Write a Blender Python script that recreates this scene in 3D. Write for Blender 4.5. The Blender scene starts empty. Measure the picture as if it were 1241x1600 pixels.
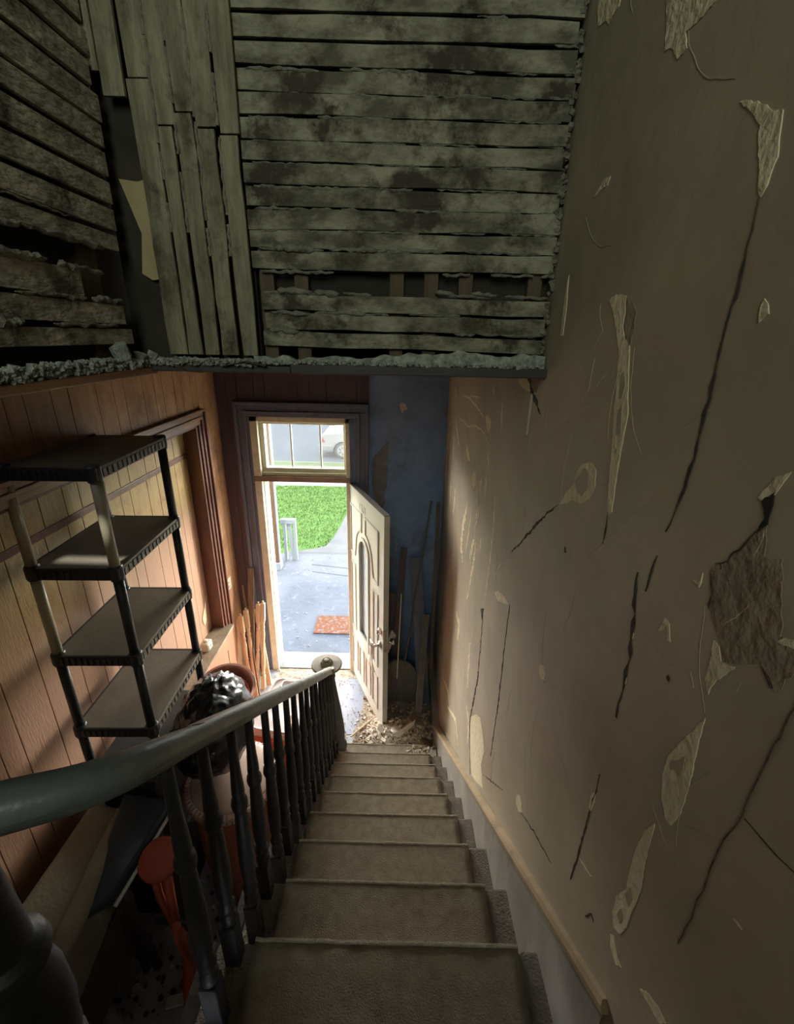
import bpy, math, random
from mathutils import Vector, Matrix, noise
R = math.radians
C = bpy.context.scene.collection
sc = bpy.context.scene
random.seed(7)

# ------------------------------------------------------------------ camera
H = 3.274
cam = bpy.data.cameras.new('camera'); camo = bpy.data.objects.new('camera', cam); C.objects.link(camo)
FW = Vector((-0.00512797, 0.9323494, -0.3615222)); RT = Vector((0.99973848, 0.01283712, 0.01892568)); UP = Vector((-0.02228625, 0.3613306, 0.9321714))
m = Matrix((RT, UP, -FW)).transposed().to_4x4(); m.translation = Vector((0, 0, H)); camo.matrix_world = m
cam.sensor_fit = 'VERTICAL'; cam.sensor_height = 36; cam.lens = 712.76 * 36 / 1600; cam.clip_start = .02; cam.clip_end = 300
sc.camera = camo

# ------------------------------------------------------------------ light
w = bpy.data.worlds.new('world'); sc.world = w; w.use_nodes = True
# low sky over the street (+Y) boosted to light indoors, dimmer blue sky elsewhere
nt = w.node_tree; nn = nt.nodes; bg = nn['Background']
tc = nn.new('ShaderNodeTexCoord'); sp = nn.new('ShaderNodeSeparateXYZ'); nt.links.new(tc.outputs['Generated'], sp.inputs[0])
def ramp(sock, a, b):
    r = nn.new('ShaderNodeMapRange'); r.interpolation_type = 'SMOOTHSTEP'; r.inputs[1].default_value = a; r.inputs[2].default_value = b; nt.links.new(sock, r.inputs[0]); return r.outputs[0]
def mul(a, b):
    r = nn.new('ShaderNodeMath'); r.operation = 'MULTIPLY'; nt.links.new(a, r.inputs[0]); nt.links.new(b, r.inputs[1]); return r.outputs[0]
glow = mul(mul(ramp(sp.outputs[2], -.03, .02), ramp(sp.outputs[2], .45, .12)), ramp(sp.outputs[1], .1, .6))
mx = nn.new('ShaderNodeMix'); mx.data_type = 'RGBA'; nt.links.new(glow, mx.inputs[0])
mx.inputs[6].default_value = (5.5 * .88, 5.5 * .95, 5.5, 1); mx.inputs[7].default_value = (84, 84 * .95, 84 * .84, 1)
nt.links.new(mx.outputs[2], bg.inputs[0]); bg.inputs[1].default_value = 1
def light(name, kind, loc, energy, color, target=None, **k):
    l = bpy.data.lights.new(name, kind); l.energy = energy; l.color = color
    for a, b in k.items(): setattr(l, a, b)
    o = bpy.data.objects.new(name, l); C.objects.link(o); o.location = loc
    if target is not None: o.rotation_euler = (Vector(target) - Vector(loc)).to_track_quat('-Z', 'Y').to_euler()
    return o
light('sun', 'SUN', (0, -5, 20), 6, (1, .95, .86), (1.5, 5, 0), angle=R(3))
# unseen area light added before the closed back wall to brighten the laths
light('upstairs_fill_light', 'AREA', (-.25, -1.55, 4.25), 9, (.86, .95, .80), (-.25, 1.3, 3.95), shape='RECTANGLE', size=.7, size_y=1.1, spread=R(100))
p = light('doorway_portal', 'AREA', (-.857, 4.04, 1.31), 1, (1, 1, 1), (-.857, 2, 1.31), shape='RECTANGLE', size=.84, size_y=2.6)
p.data.cycles.is_portal = True
sc.view_settings.view_transform = 'Standard'; sc.view_settings.look = 'None'; sc.view_settings.gamma = 1; sc.view_settings.exposure = 0
sc.cycles.use_denoising = True; sc.cycles.max_bounces = 10; sc.cycles.diffuse_bounces = 6; sc.cycles.sample_clamp_indirect = 12
sc.cycles.caustics_reflective = False; sc.cycles.caustics_refractive = False

# ------------------------------------------------------------------ materials
def mat(name, col, col2=None, scale=8, rough=.8, bump=0, bscale=40, stretch=(1, 1, 1), col3=None, s3=3, t3=(.55, .7), metal=0, spec=.5, coat=0, contrast=(.35, .65), detail=6, trans=0, alpha=1):
    M = bpy.data.materials.new(name); M.use_nodes = True; nt = M.node_tree; n = nt.nodes; L = nt.links
    b = n['Principled BSDF']; b.inputs['Roughness'].default_value = rough; b.inputs['Metallic'].default_value = metal
    b.inputs['Specular IOR Level'].default_value = spec; b.inputs['Coat Weight'].default_value = coat
    b.inputs['Transmission Weight'].default_value = trans; b.inputs['Alpha'].default_value = alpha
    b.inputs['Base Color'].default_value = (*col, 1)
    tc = n.new('ShaderNodeTexCoord'); mp = n.new('ShaderNodeMapping'); mp.inputs['Scale'].default_value = stretch
    L.new(tc.outputs['Object'], mp.inputs[0])
    out = None
    if col2:
        nz = n.new('ShaderNodeTexNoise'); nz.inputs['Scale'].default_value = scale; nz.inputs['Detail'].default_value = detail; nz.inputs['Roughness'].default_value = .65
        L.new(mp.outputs[0], nz.inputs['Vector'])
        mr = n.new('ShaderNodeMapRange'); mr.inputs[1].default_value = contrast[0]; mr.inputs[2].default_value = contrast[1]
        L.new(nz.outputs[0], mr.inputs[0])
        mx = n.new('ShaderNodeMix'); mx.data_type = 'RGBA'; mx.inputs[6].default_value = (*col, 1); mx.inputs[7].default_value = (*col2, 1)
        L.new(mr.outputs[0], mx.inputs[0]); out = mx.outputs[2]
    if col3:
        nz = n.new('ShaderNodeTexNoise'); nz.inputs['Scale'].default_value = s3; nz.inputs['Detail'].default_value = 8; nz.inputs['Roughness'].default_value = .7
        L.new(tc.outputs['Object'], nz.inputs['Vector'])
        mr = n.new('ShaderNodeMapRange'); mr.inputs[1].default_value = t3[0]; mr.inputs[2].default_value = t3[1]; L.new(nz.outputs[0], mr.inputs[0])
        mx = n.new('ShaderNodeMix'); mx.data_type = 'RGBA'; mx.inputs[7].default_value = (*col3, 1)
        if out: L.new(out, mx.inputs[6])
        else: mx.inputs[6].default_value = (*col, 1)
        L.new(mr.outputs[0], mx.inputs[0]); out = mx.outputs[2]
    if out: L.new(out, b.inputs['Base Color'])
    if bump:
        nz = n.new('ShaderNodeTexNoise'); nz.inputs['Scale'].default_value = bscale; nz.inputs['Detail'].default_value = 5
        L.new(mp.outputs[0], nz.inputs['Vector'])
        bp = n.new('ShaderNodeBump'); bp.inputs['Strength'].default_value = bump; bp.inputs['Distance'].default_value = .01
        L.new(nz.outputs[0], bp.inputs['Height']); L.new(bp.outputs[0], b.inputs['Normal'])
    return M
M = {}
M['wallR'] = mat('painted_plaster', (.50, .425, .315), (.37, .32, .24), 3.5, .55, .25, 14, col3=(.40, .30, .22), s3=1.7, t3=(.52, .72), spec=.45, contrast=(.3, .7))
M['scratch'] = mat('scratched_paint', (.50, .425, .315), rough=.7)
M['plaster'] = mat('bare_cream_plaster', (.86, .77, .56), (.76, .66, .46), 25, .85, .6, 60)
M['brownplaster'] = mat('rough_brown_plaster', (.40, .31, .235), (.29, .22, .165), 22, .95, 1.0, 45)
M['tan'] = mat('tan_plaster', (.60, .44, .25), (.48, .33, .18), 12, .8, .3, 40)
M['crackm'] = mat('crack_shadow_dirt', (.10, .082, .062), (.04, .032, .025), 60, .95)
M['dark'] = mat('dark_gap', (.02, .017, .014), rough=.95)
M['lath'] = mat('old_lath_wood', (.31, .295, .215), (.10, .092, .065), 17, .95, 1.0, 70, (.55, 1, 1), col3=(.05, .042, .03), s3=6, t3=(.50, .60), contrast=(.38, .60), detail=10)
M['lathv'] = mat('old_lath_wood_upright', (.31, .285, .195), (.15, .135, .09), 14, .95, 1.0, 60, (2, 2, .35), col3=(.07, .055, .035), s3=7, t3=(.54, .68), contrast=(.36, .62), detail=10)
M['lathg'] = mat('grey_lath_wood', (.58, .52, .43), (.24, .21, .165), 15, .95, 1.0, 60, (2, .6, 2), col3=(.08, .066, .05), s3=6, t3=(.52, .64), contrast=(.36, .62), detail=10)
M['mortar'] = mat('lath_mortar', (.24, .23, .185), (.13, .12, .095), 30, 1, 1.0, 60)
M['mortargreen'] = mat('dusty_plaster_rubble', (.42, .45, .39), (.16, .17, .145), 45, 1, 1.0, 60)
M['void'] = mat('dark_cavity', (.022, .019, .015), (.045, .038, .028), 6, 1)
M['stud'] = mat('old_stud_wood', (.12, .085, .055), (.07, .05, .033), 12, .9, .4, 40, (3, 3, .5))
M['panel'] = mat('brown_wood_panelling', (.62, .36, .21), (.47, .26, .15), 9, .42, .15, 40, (3, 3, .35), col3=(.17, .075, .045), s3=2.2, t3=(.5, .75), spec=.5)
M['panelGlare'] = mat('yellow_glare_panelling', (.42, .30, .13), (.35, .235, .095), 11, .38, .2, 40, (3, 3, .5), col3=(.25, .12, .055), s3=9, t3=(.52, .7), spec=.5)  # wood panelling with the yellow glare put into its colour
M['panelS'] = mat('salmon_wood_panelling', (.50, .255, .165), (.40, .19, .12), 11, .42, .2, 40, (3, 3, .5), col3=(.27, .13, .08), s3=5, t3=(.52, .75), spec=.5)
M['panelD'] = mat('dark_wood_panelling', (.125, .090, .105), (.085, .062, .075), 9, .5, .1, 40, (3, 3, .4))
M['bluewall'] = mat('veiled_blue_wall_paint', (.25, .37, .62), (.19, .29, .50), 4, .6, .15, 20, col3=(.13, .14, .17), s3=2, t3=(.55, .75))  # blue-grey paint, brightened for the bluish glare veil around the door
M['beam'] = mat('dark_beam_wood', (.05, .04, .038), (.03, .025, .024), 6, .6)
M['trimdark'] = mat('dark_varnished_trim', (.16, .18, .26), (.11, .12, .17), 6, .4, .1, 40, (4, 4, .5))
M['trimbrown'] = mat('brown_varnished_trim', (.34, .19, .11), (.22, .11, .065), 8, .35, .1, 40, (3, .5, 3), spec=.6)
M['trimred'] = mat('reddish_varnished_trim', (.17, .07, .045), (.11, .042, .03), 8, .4, .1, 40, (3, 3, .5), spec=.5)
M['white'] = mat('worn_cream_paint', (.74, .72, .58), (.62, .59, .45), 9, .55, .15, 30)
M['door'] = mat('cream_door_paint', (.47, .46, .41), (.44, .43, .385), 5, .45)
M['groove'] = mat('door_groove_paint', (.30, .28, .23), rough=.5)
M['jambwood'] = mat('bare_brown_jamb_wood', (.33, .22, .16), (.22, .15, .11), 8, .7, .3, 40)
M['skirt'] = mat('grey_painted_skirt', (.34, .315, .28), (.22, .205, .185), 7, .55, .3, 22, (1, 1, .6), col3=(.14, .125, .11), s3=5, t3=(.6, .75))
M['cap'] = mat('tan_skirt_cap', (.40, .30, .19), (.27, .20, .12), 9, .5, .1, 30)
M['carpet'] = mat('dusty_brown_carpet', (.36, .315, .245), (.26, .22, .17), 26, 1, .6, 260, col3=(.22, .16, .115), s3=4, t3=(.55, .78), spec=.1)
M['nosing'] = mat('lit_carpet_edge', (.52, .47, .38), (.40, .355, .28), 60, 1, .8, 200)  # carpet colour lightened for the light caught on tread edges
M['carpetside'] = mat('worn_grey_carpet', (.31, .275, .24), (.22, .195, .17), 30, 1, 1.0, 160, spec=.1)
M['wooddk'] = mat('dark_stained_wood', (.07, .055, .042), (.045, .035, .028), 8, .6, .2, 40)
M['rail'] = mat('worn_black_green_rail_paint', (.19, .225, .215), (.13, .155, .15), 7, .42, .35, 26, col3=(.33, .29, .20), s3=4.5, t3=(.52, .66), spec=.5)
M['raildust'] = mat('dusty_rail', (.19, .175, .13), (.11, .105, .082), 9, .6, .35, 30)
M['bal'] = mat('black_baluster_paint', (.018, .018, .022), (.011, .011, .014), 12, .5, .2, 40, spec=.45)
M['newel'] = mat('dusty_dark_newel_paint', (.10, .105, .10), (.055, .06, .06), 10, .6, .3, 30)
M['cap2'] = mat('dusty_newel_cap', (.36, .32, .26), (.26, .235, .19), 12, .7, .3, 30)
M['shelf'] = mat('dark_grey_plastic', (.20, .178, .14), (.14, .126, .10), 5, .5, .1, 60, spec=.5)
M['shelfedge'] = mat('black_plastic', (.022, .026, .030), rough=.45)
M['postbeige'] = mat('beige_plastic_post', (.44, .41, .29), (.39, .36, .25), 6, .45)
M['bag'] = mat('glossy_black_bag_plastic', (.015, .016, .018), rough=.26, spec=.7, bump=1, bscale=7, stretch=(1, 1, 3))
M['bagclear'] = mat('cloudy_clear_plastic', (.55, .62, .60), rough=.3, alpha=.75)
M['salmon'] = mat('salmon_red_plastic', (.56, .20, .13), (.48, .16, .10), 5, .4)
M['salmonlt'] = mat('dusty_pink_plastic', (.62, .34, .26), (.52, .27, .20), 6, .6)
M['salmondk'] = mat('dark_red_plastic', (.33, .05, .035), rough=.4)
M['pinkdust'] = mat('dusty_salmon_lid', (.58, .42, .33), (.46, .31, .24), 7, .7)
M['coolerwhite'] = mat('white_cooler_plastic', (.78, .76, .76), (.70, .66, .66), 8, .4)
M['coolerred'] = mat('orange_red_cooler_plastic', (.72, .22, .10), rough=.4)
M['spindle'] = mat('raw_pine_wood', (.62, .52, .34), (.54, .43, .27), 12, .6, .1, 40, (4, 4, .6))
M['plank'] = mat('weathered_board_wood', (.24, .175, .12), (.15, .11, .08), 9, .8, .3, 40, (4, 4, .5))
M['plankgrey'] = mat('grey_board_wood', (.20, .18, .17), (.13, .12, .115), 9, .8, .3, 40, (4, 4, .5))
M['salmonboard'] = mat('salmon_painted_board', (.46, .20, .12), (.40, .17, .10), 7, .5, .1, 40)
M['ledge'] = mat('dusty_tan_ledge', (.34, .28, .20), (.23, .185, .13), 14, .85, .3, 40)
M['ivory'] = mat('ivory_plastic', (.70, .66, .54), rough=.4)
M['chrome'] = mat('brushed_nickel', (.62, .60, .56), rough=.25, metal=1)
M['cloth'] = mat('white_cloth', (.85, .85, .84), (.76, .76, .75), 9, .9, .4, 20)
M['glass'] = mat('window_glass', (.95, .98, 1), rough=.03, spec=.4, alpha=.12)
M['frost'] = mat('frosted_door_glass', (.55, .66, .76), (.44, .54, .64), 30, .3, .4, 50, trans=.15)
M['beige'] = mat('beige_upholstery', (.30, .27, .205), (.25, .225, .17), 8, .9, .4, 60)
M['navy'] = mat('dark_navy_vinyl', (.030, .045, .060), (.022, .032, .044), 6, .35, .2, 20)
M['orange'] = mat('orange_red_plastic', (.50, .10, .06), (.36, .07, .045), 8, .5, .2, 20)
M['floor'] = mat('grey_blue_linoleum', (.50, .54, .66), (.40, .43, .52), 6, .5, .2, 30, col3=(.30, .28, .24), s3=3.5, t3=(.50, .72))
M['dirt'] = mat('plaster_dust', (.50, .45, .36), (.30, .265, .21), 16, 1, 1.0, 60)
M['chunk'] = mat('broken_plaster', (.78, .74, .66), (.58, .54, .46), 12, .95, .4, 40)
M['chunkb'] = mat('broken_brown_plaster', (.27, .19, .13), (.18, .125, .09), 12, .95, .4, 40)
M['bluetile'] = mat('pale_blue_vinyl', (.33, .39, .52), (.28, .33, .45), 12, .5)
M['baseboard'] = mat('grey_white_baseboard', (.78, .80, .82), (.66, .68, .72), 10, .5)
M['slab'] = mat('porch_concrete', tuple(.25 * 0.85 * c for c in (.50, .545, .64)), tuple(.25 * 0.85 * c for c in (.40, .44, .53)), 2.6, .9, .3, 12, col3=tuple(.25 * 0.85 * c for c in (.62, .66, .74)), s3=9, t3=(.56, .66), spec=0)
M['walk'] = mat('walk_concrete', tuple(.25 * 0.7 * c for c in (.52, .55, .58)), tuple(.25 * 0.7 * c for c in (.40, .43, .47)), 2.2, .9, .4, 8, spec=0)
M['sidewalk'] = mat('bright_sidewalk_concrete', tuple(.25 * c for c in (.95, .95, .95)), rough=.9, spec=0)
M['grass'] = mat('lawn_grass', tuple(.25 * c for c in (.27, .46, .16)), tuple(.25 * c for c in (.16, .31, .09)), 14, .9, 1.0, 22, (1, .5, 1), contrast=(.25, .75), spec=0)
M['verge'] = mat('pale_verge_grass', tuple(.25 * 0.6 * c for c in (.42, .62, .30)), tuple(.25 * 0.6 * c for c in (.32, .50, .24)), 5, .9, .5, 10, spec=0)
M['road'] = mat('asphalt', tuple(.25 * 0.62 * c for c in (.40, .48, .58)), tuple(.25 * 0.62 * c for c in (.33, .41, .51)), 1.2, .8, .2, 12, spec=0)
M['porchwood'] = mat('brown_porch_post', tuple(.25 * c for c in (.46, .26, .15)), tuple(.25 * c for c in (.38, .20, .11)), 8, .8, spec=0)
M['outwhite'] = mat('outdoor_white_paint', tuple(.25 * c for c in (.75, .82, .82)), rough=.6, spec=0)
M['matrust'] = mat('rust_doormat', tuple(.25 * c for c in (.50, .23, .14)), tuple(.25 * c for c in (.58, .46, .42)), 26, 1, .6, 60, contrast=(.5, .62), spec=0)
M['car'] = mat('silver_car_paint', tuple(.25 * c for c in (.85, .87, .87)), rough=.35, spec=.4)
M['cartrim'] = mat('grey_car_bumper', tuple(.25 * c for c in (.60, .62, .60)), rough=.5)
M['carglass'] = mat('car_window_glass', tuple(.25 * c for c in (.12, .45, .55)), rough=.1, spec=.8)
M['tyre'] = mat('tyre_rubber', tuple(.25 * c for c in (.28, .31, .31)), rough=.8, spec=0)
M['tail'] = mat('tail_lamp_red', tuple(.25 * c for c in (.75, .12, .15)), rough=.3)
M['number'] = mat('pale_green_number', (.40, .46, .35), rough=.5)
M['siding'] = mat('house_siding', tuple(.25 * c for c in (.5, .5, .48)), rough=.8)

def glare_blend(name, a, b, z0, z1):       # salmon-brown panelling with yellow glare painted into its upper part
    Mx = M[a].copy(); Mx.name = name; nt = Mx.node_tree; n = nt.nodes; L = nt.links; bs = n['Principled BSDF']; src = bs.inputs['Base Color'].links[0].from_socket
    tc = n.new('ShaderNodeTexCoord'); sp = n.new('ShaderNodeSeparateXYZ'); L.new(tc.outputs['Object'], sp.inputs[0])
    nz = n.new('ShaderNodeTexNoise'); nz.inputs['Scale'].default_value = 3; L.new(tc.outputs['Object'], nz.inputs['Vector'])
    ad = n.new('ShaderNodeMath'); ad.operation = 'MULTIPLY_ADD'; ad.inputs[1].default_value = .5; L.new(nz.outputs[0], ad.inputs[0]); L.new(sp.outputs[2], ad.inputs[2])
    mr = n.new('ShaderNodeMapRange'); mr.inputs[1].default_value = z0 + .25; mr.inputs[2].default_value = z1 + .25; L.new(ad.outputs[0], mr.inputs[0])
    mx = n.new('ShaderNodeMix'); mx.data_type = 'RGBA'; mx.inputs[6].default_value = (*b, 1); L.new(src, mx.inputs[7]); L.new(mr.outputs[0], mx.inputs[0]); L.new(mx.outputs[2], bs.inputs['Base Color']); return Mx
M['panelGlareS'] = glare_blend('glare_top_panelling', 'panelGlare', (.46, .275, .19), 1.75, 2.15)

# ------------------------------------------------------------------ mesh helpers
class MB:
    def __init__(s): s.v = []; s.f = []
    def add(s, vs, fs):
        b = len(s.v); s.v += [tuple(v) for v in vs]; s.f += [tuple(b + i for i in f) for f in fs]; return s
    def box(s, x0, x1, y0, y1, z0, z1, rot=0, ctr=None):
        vs = [Vector((x, y, z)) for z in (z0, z1) for y in (y0, y1) for x in (x0, x1)]
        if rot:
            c = Vector(ctr) if ctr else sum(vs, Vector()) / 8; q = Matrix.Rotation(rot, 3, 'Z'); vs = [c + q @ (v - c) for v in vs]
        return s.add(vs, [(0, 2, 3, 1), (4, 5, 7, 6), (0, 1, 5, 4), (2, 6, 7, 3), (0, 4, 6, 2), (1, 3, 7, 5)])
    def hexa(s, p):            # 8 points: bottom 4 ccw, top 4 ccw
        return s.add(p, [(3, 2, 1, 0), (4, 5, 6, 7), (0, 1, 5, 4), (1, 2, 6, 5), (2, 3, 7, 6), (3, 0, 4, 7)])
    def bar(s, a, b, w, h, up=(0, 0, 1)):
        a = Vector(a); b = Vector(b); d = (b - a).normalized(); u = Vector(up)
        if abs(d.dot(u)) > .95: u = Vector((0, 1, 0))
        x = d.cross(u).normalized(); u = x.cross(d)
        q = [-x * w / 2 - u * h / 2, x * w / 2 - u * h / 2, x * w / 2 + u * h / 2, -x * w / 2 + u * h / 2]
        return s.add([a + k for k in q] + [b + k for k in q], [(3, 2, 1, 0), (4, 5, 6, 7), (0, 1, 5, 4), (1, 2, 6, 5), (2, 3, 7, 6), (3, 0, 4, 7)])
    def sweep(s, path, sec, cap=True, up=(0, 0, 1), closed=False):   # sec: function(i,t) -> list of (x,u)
        P = [Vector(p) for p in path]; n = len(P); rings = []; b = len(s.v)
        for i, p in enumerate(P):
            if closed: d = (P[(i + 1) % n] - P[i - 1])
            else: d = (P[min(i + 1, n - 1)] - P[max(i - 1, 0)])
            d.normalize(); u = Vector(up)
            if abs(d.dot(u)) > .97: u = Vector((0, 1, 0.01))
            x = d.cross(u).normalized(); u = x.cross(d)
            r = sec(i, i / max(1, n - 1)); k = len(r); s.v += [tuple(p + x * a + u * c) for a, c in r]
        nn = n if closed else n - 1
        for i in range(nn):
            i2 = (i + 1) % n
            for j in range(k):
                j2 = (j + 1) % k; s.f.append((b + i * k + j, b + i * k + j2, b + i2 * k + j2, b + i2 * k + j))
        if cap and not closed:
            s.f.append(tuple(b + j for j in range(k))[::-1]); s.f.append(tuple(b + (n - 1) * k + j for j in range(k)))
        return s
    def tube(s, path, r, n=8, **k):
        rf = r if callable(r) else (lambda t: r)
        return s.sweep(path, lambda i, t: [(rf(t) * math.cos(a * 2 * math.pi / n), rf(t) * math.sin(a * 2 * math.pi / n)) for a in range(n)], **k)
    def lathe(s, prof, base=(0, 0, 0), axis=(0, 0, 1), n=16):      # prof: (r, h)
        ax = Vector(axis).normalized(); x = ax.cross(Vector((0, 1, 0))).normalized(); y = ax.cross(x) * -1; b = len(s.v); B = Vector(base)
        x = Vector((1, 0, 0)); x = (x - ax * x.dot(ax)).normalized(); y = ax.cross(x)
        for r, h in prof:
            for j in range(n):
                a = 2 * math.pi * j / n; s.v.append(tuple(B + ax * h + (x * math.cos(a) + y * math.sin(a)) * r))
        k = len(prof)
        for i in range(k - 1):
            for j in range(n):
                j2 = (j + 1) % n; s.f.append((b + i * n + j, b + i * n + j2, b + (i + 1) * n + j2, b + (i + 1) * n + j))
        s.f.append(tuple(b + j for j in range(n))[::-1]); s.f.append(tuple(b + (k - 1) * n + j for j in range(n)))
        return s
    def prismX(s, pts, x0, x1):     # polygon of (y,z) between x0 and x1
        n = len(pts); vs = [(x0, y, z) for y, z in pts] + [(x1, y, z) for y, z in pts]
        return s.add(vs, [tuple(range(n)), tuple(range(2 * n - 1, n - 1, -1))] + [(i, n + i, n + (i + 1) % n, (i + 1) % n) for i in range(n)])
    def prismY(s, pts, y0, y1):     # polygon of (x,z)
        n = len(pts); vs = [(x, y0, z) for x, z in pts] + [(x, y1, z) for x, z in pts]
        return s.add(vs, [tuple(range(n)), tuple(range(2 * n - 1, n - 1, -1))] + [(i, n + i, n + (i + 1) % n, (i + 1) % n) for i in range(n)])
    def prismZ(s, pts, z0, z1):
        n = len(pts); vs = [(x, y, z0) for x, y in pts] + [(x, y, z1) for x, y in pts]
        return s.add(vs, [tuple(range(n)), tuple(range(2 * n - 1, n - 1, -1))] + [(i, n + i, n + (i + 1) % n, (i + 1) % n) for i in range(n)])
    def chunk(s, c, r, flat=.5, rng=random):
        n = rng.randint(5, 7); a0 = rng.random() * 6.28; q = Matrix.Rotation(rng.uniform(-.6, .6), 3, 'X') @ Matrix.Rotation(rng.uniform(-.6, .6), 3, 'Y')
        ring = []
        for zz, k in ((-flat, .85), (flat, 1.)):
            for j in range(n):
                a = a0 + 6.283 * j / n + rng.uniform(-.15, .15); rr = r * k * rng.uniform(.65, 1.1)
                ring.append(Vector(c) + q @ Vector((rr * math.cos(a), rr * math.sin(a), zz * r * rng.uniform(.8, 1.1))))
        return s.add(ring, [tuple(range(n))[::-1], tuple(range(n, 2 * n))] + [(i, (i + 1) % n, n + (i + 1) % n, n + i) for i in range(n)])
    def build(s, name, mt, parent=None, smooth=False, bevel=0, kind=None, seg=2):
        me = bpy.data.meshes.new(name); o = None
        if parent is not None:
            inv = parent.location; me.from_pydata([tuple(Vector(v) - inv) for v in s.v], [], s.f)
        else: me.from_pydata(s.v, [], s.f)
        me.update(); import bmesh
        bm = bmesh.new(); bm.from_mesh(me); bmesh.ops.recalc_face_normals(bm, faces=bm.faces); bm.to_mesh(me); bm.free()
        me.materials.append(M[mt] if isinstance(mt, str) else mt)
        o = bpy.data.objects.new(name, me); C.objects.link(o)
        if parent is not None: o.parent = parent
        if smooth:
            for p_ in me.polygons: p_.use_smooth = True
        if bevel:
            b = o.modifiers.new('bevel', 'BEVEL'); b.width = bevel; b.segments = seg; b.limit_method = 'ANGLE'; b.angle_limit = R(40)
        if kind: o['kind'] = kind
        return o
def sub(parent, name, mb, mt, **k):          # a sub-part: parent is a mesh whose own origin equals its thing's origin
    root = parent.parent
    o = mb.build(name, mt, root, **k); o.parent = parent; return o
def tag(o, label, cat, group=None, kind=None):
    o['label'] = label; o['category'] = cat
    if group: o['group'] = group
    if kind: o['kind'] = kind
    return o
def thing(name, label, cat, loc=(0, 0, 0), group=None):
    o = bpy.data.objects.new(name, None); C.objects.link(o); o.location = loc; o.empty_display_size = .1
    return tag(o, label, cat, group)
def S(name, mb, mt, **k): return mb.build(name, mt, kind='structure', **k)
def displace(o, strength, scale, seed=0, sub_=0):
    if sub_:
        q = o.modifiers.new('subdiv', 'SUBSURF'); q.subdivision_type = 'SIMPLE'; q.levels = sub_; q.render_levels = sub_
    t = bpy.data.textures.new('clouds', 'CLOUDS'); t.noise_scale = scale
    d = o.modifiers.new('displace', 'DISPLACE'); d.texture = t; d.strength = strength; d.mid_level = .5; d.texture_coords = 'LOCAL'

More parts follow.
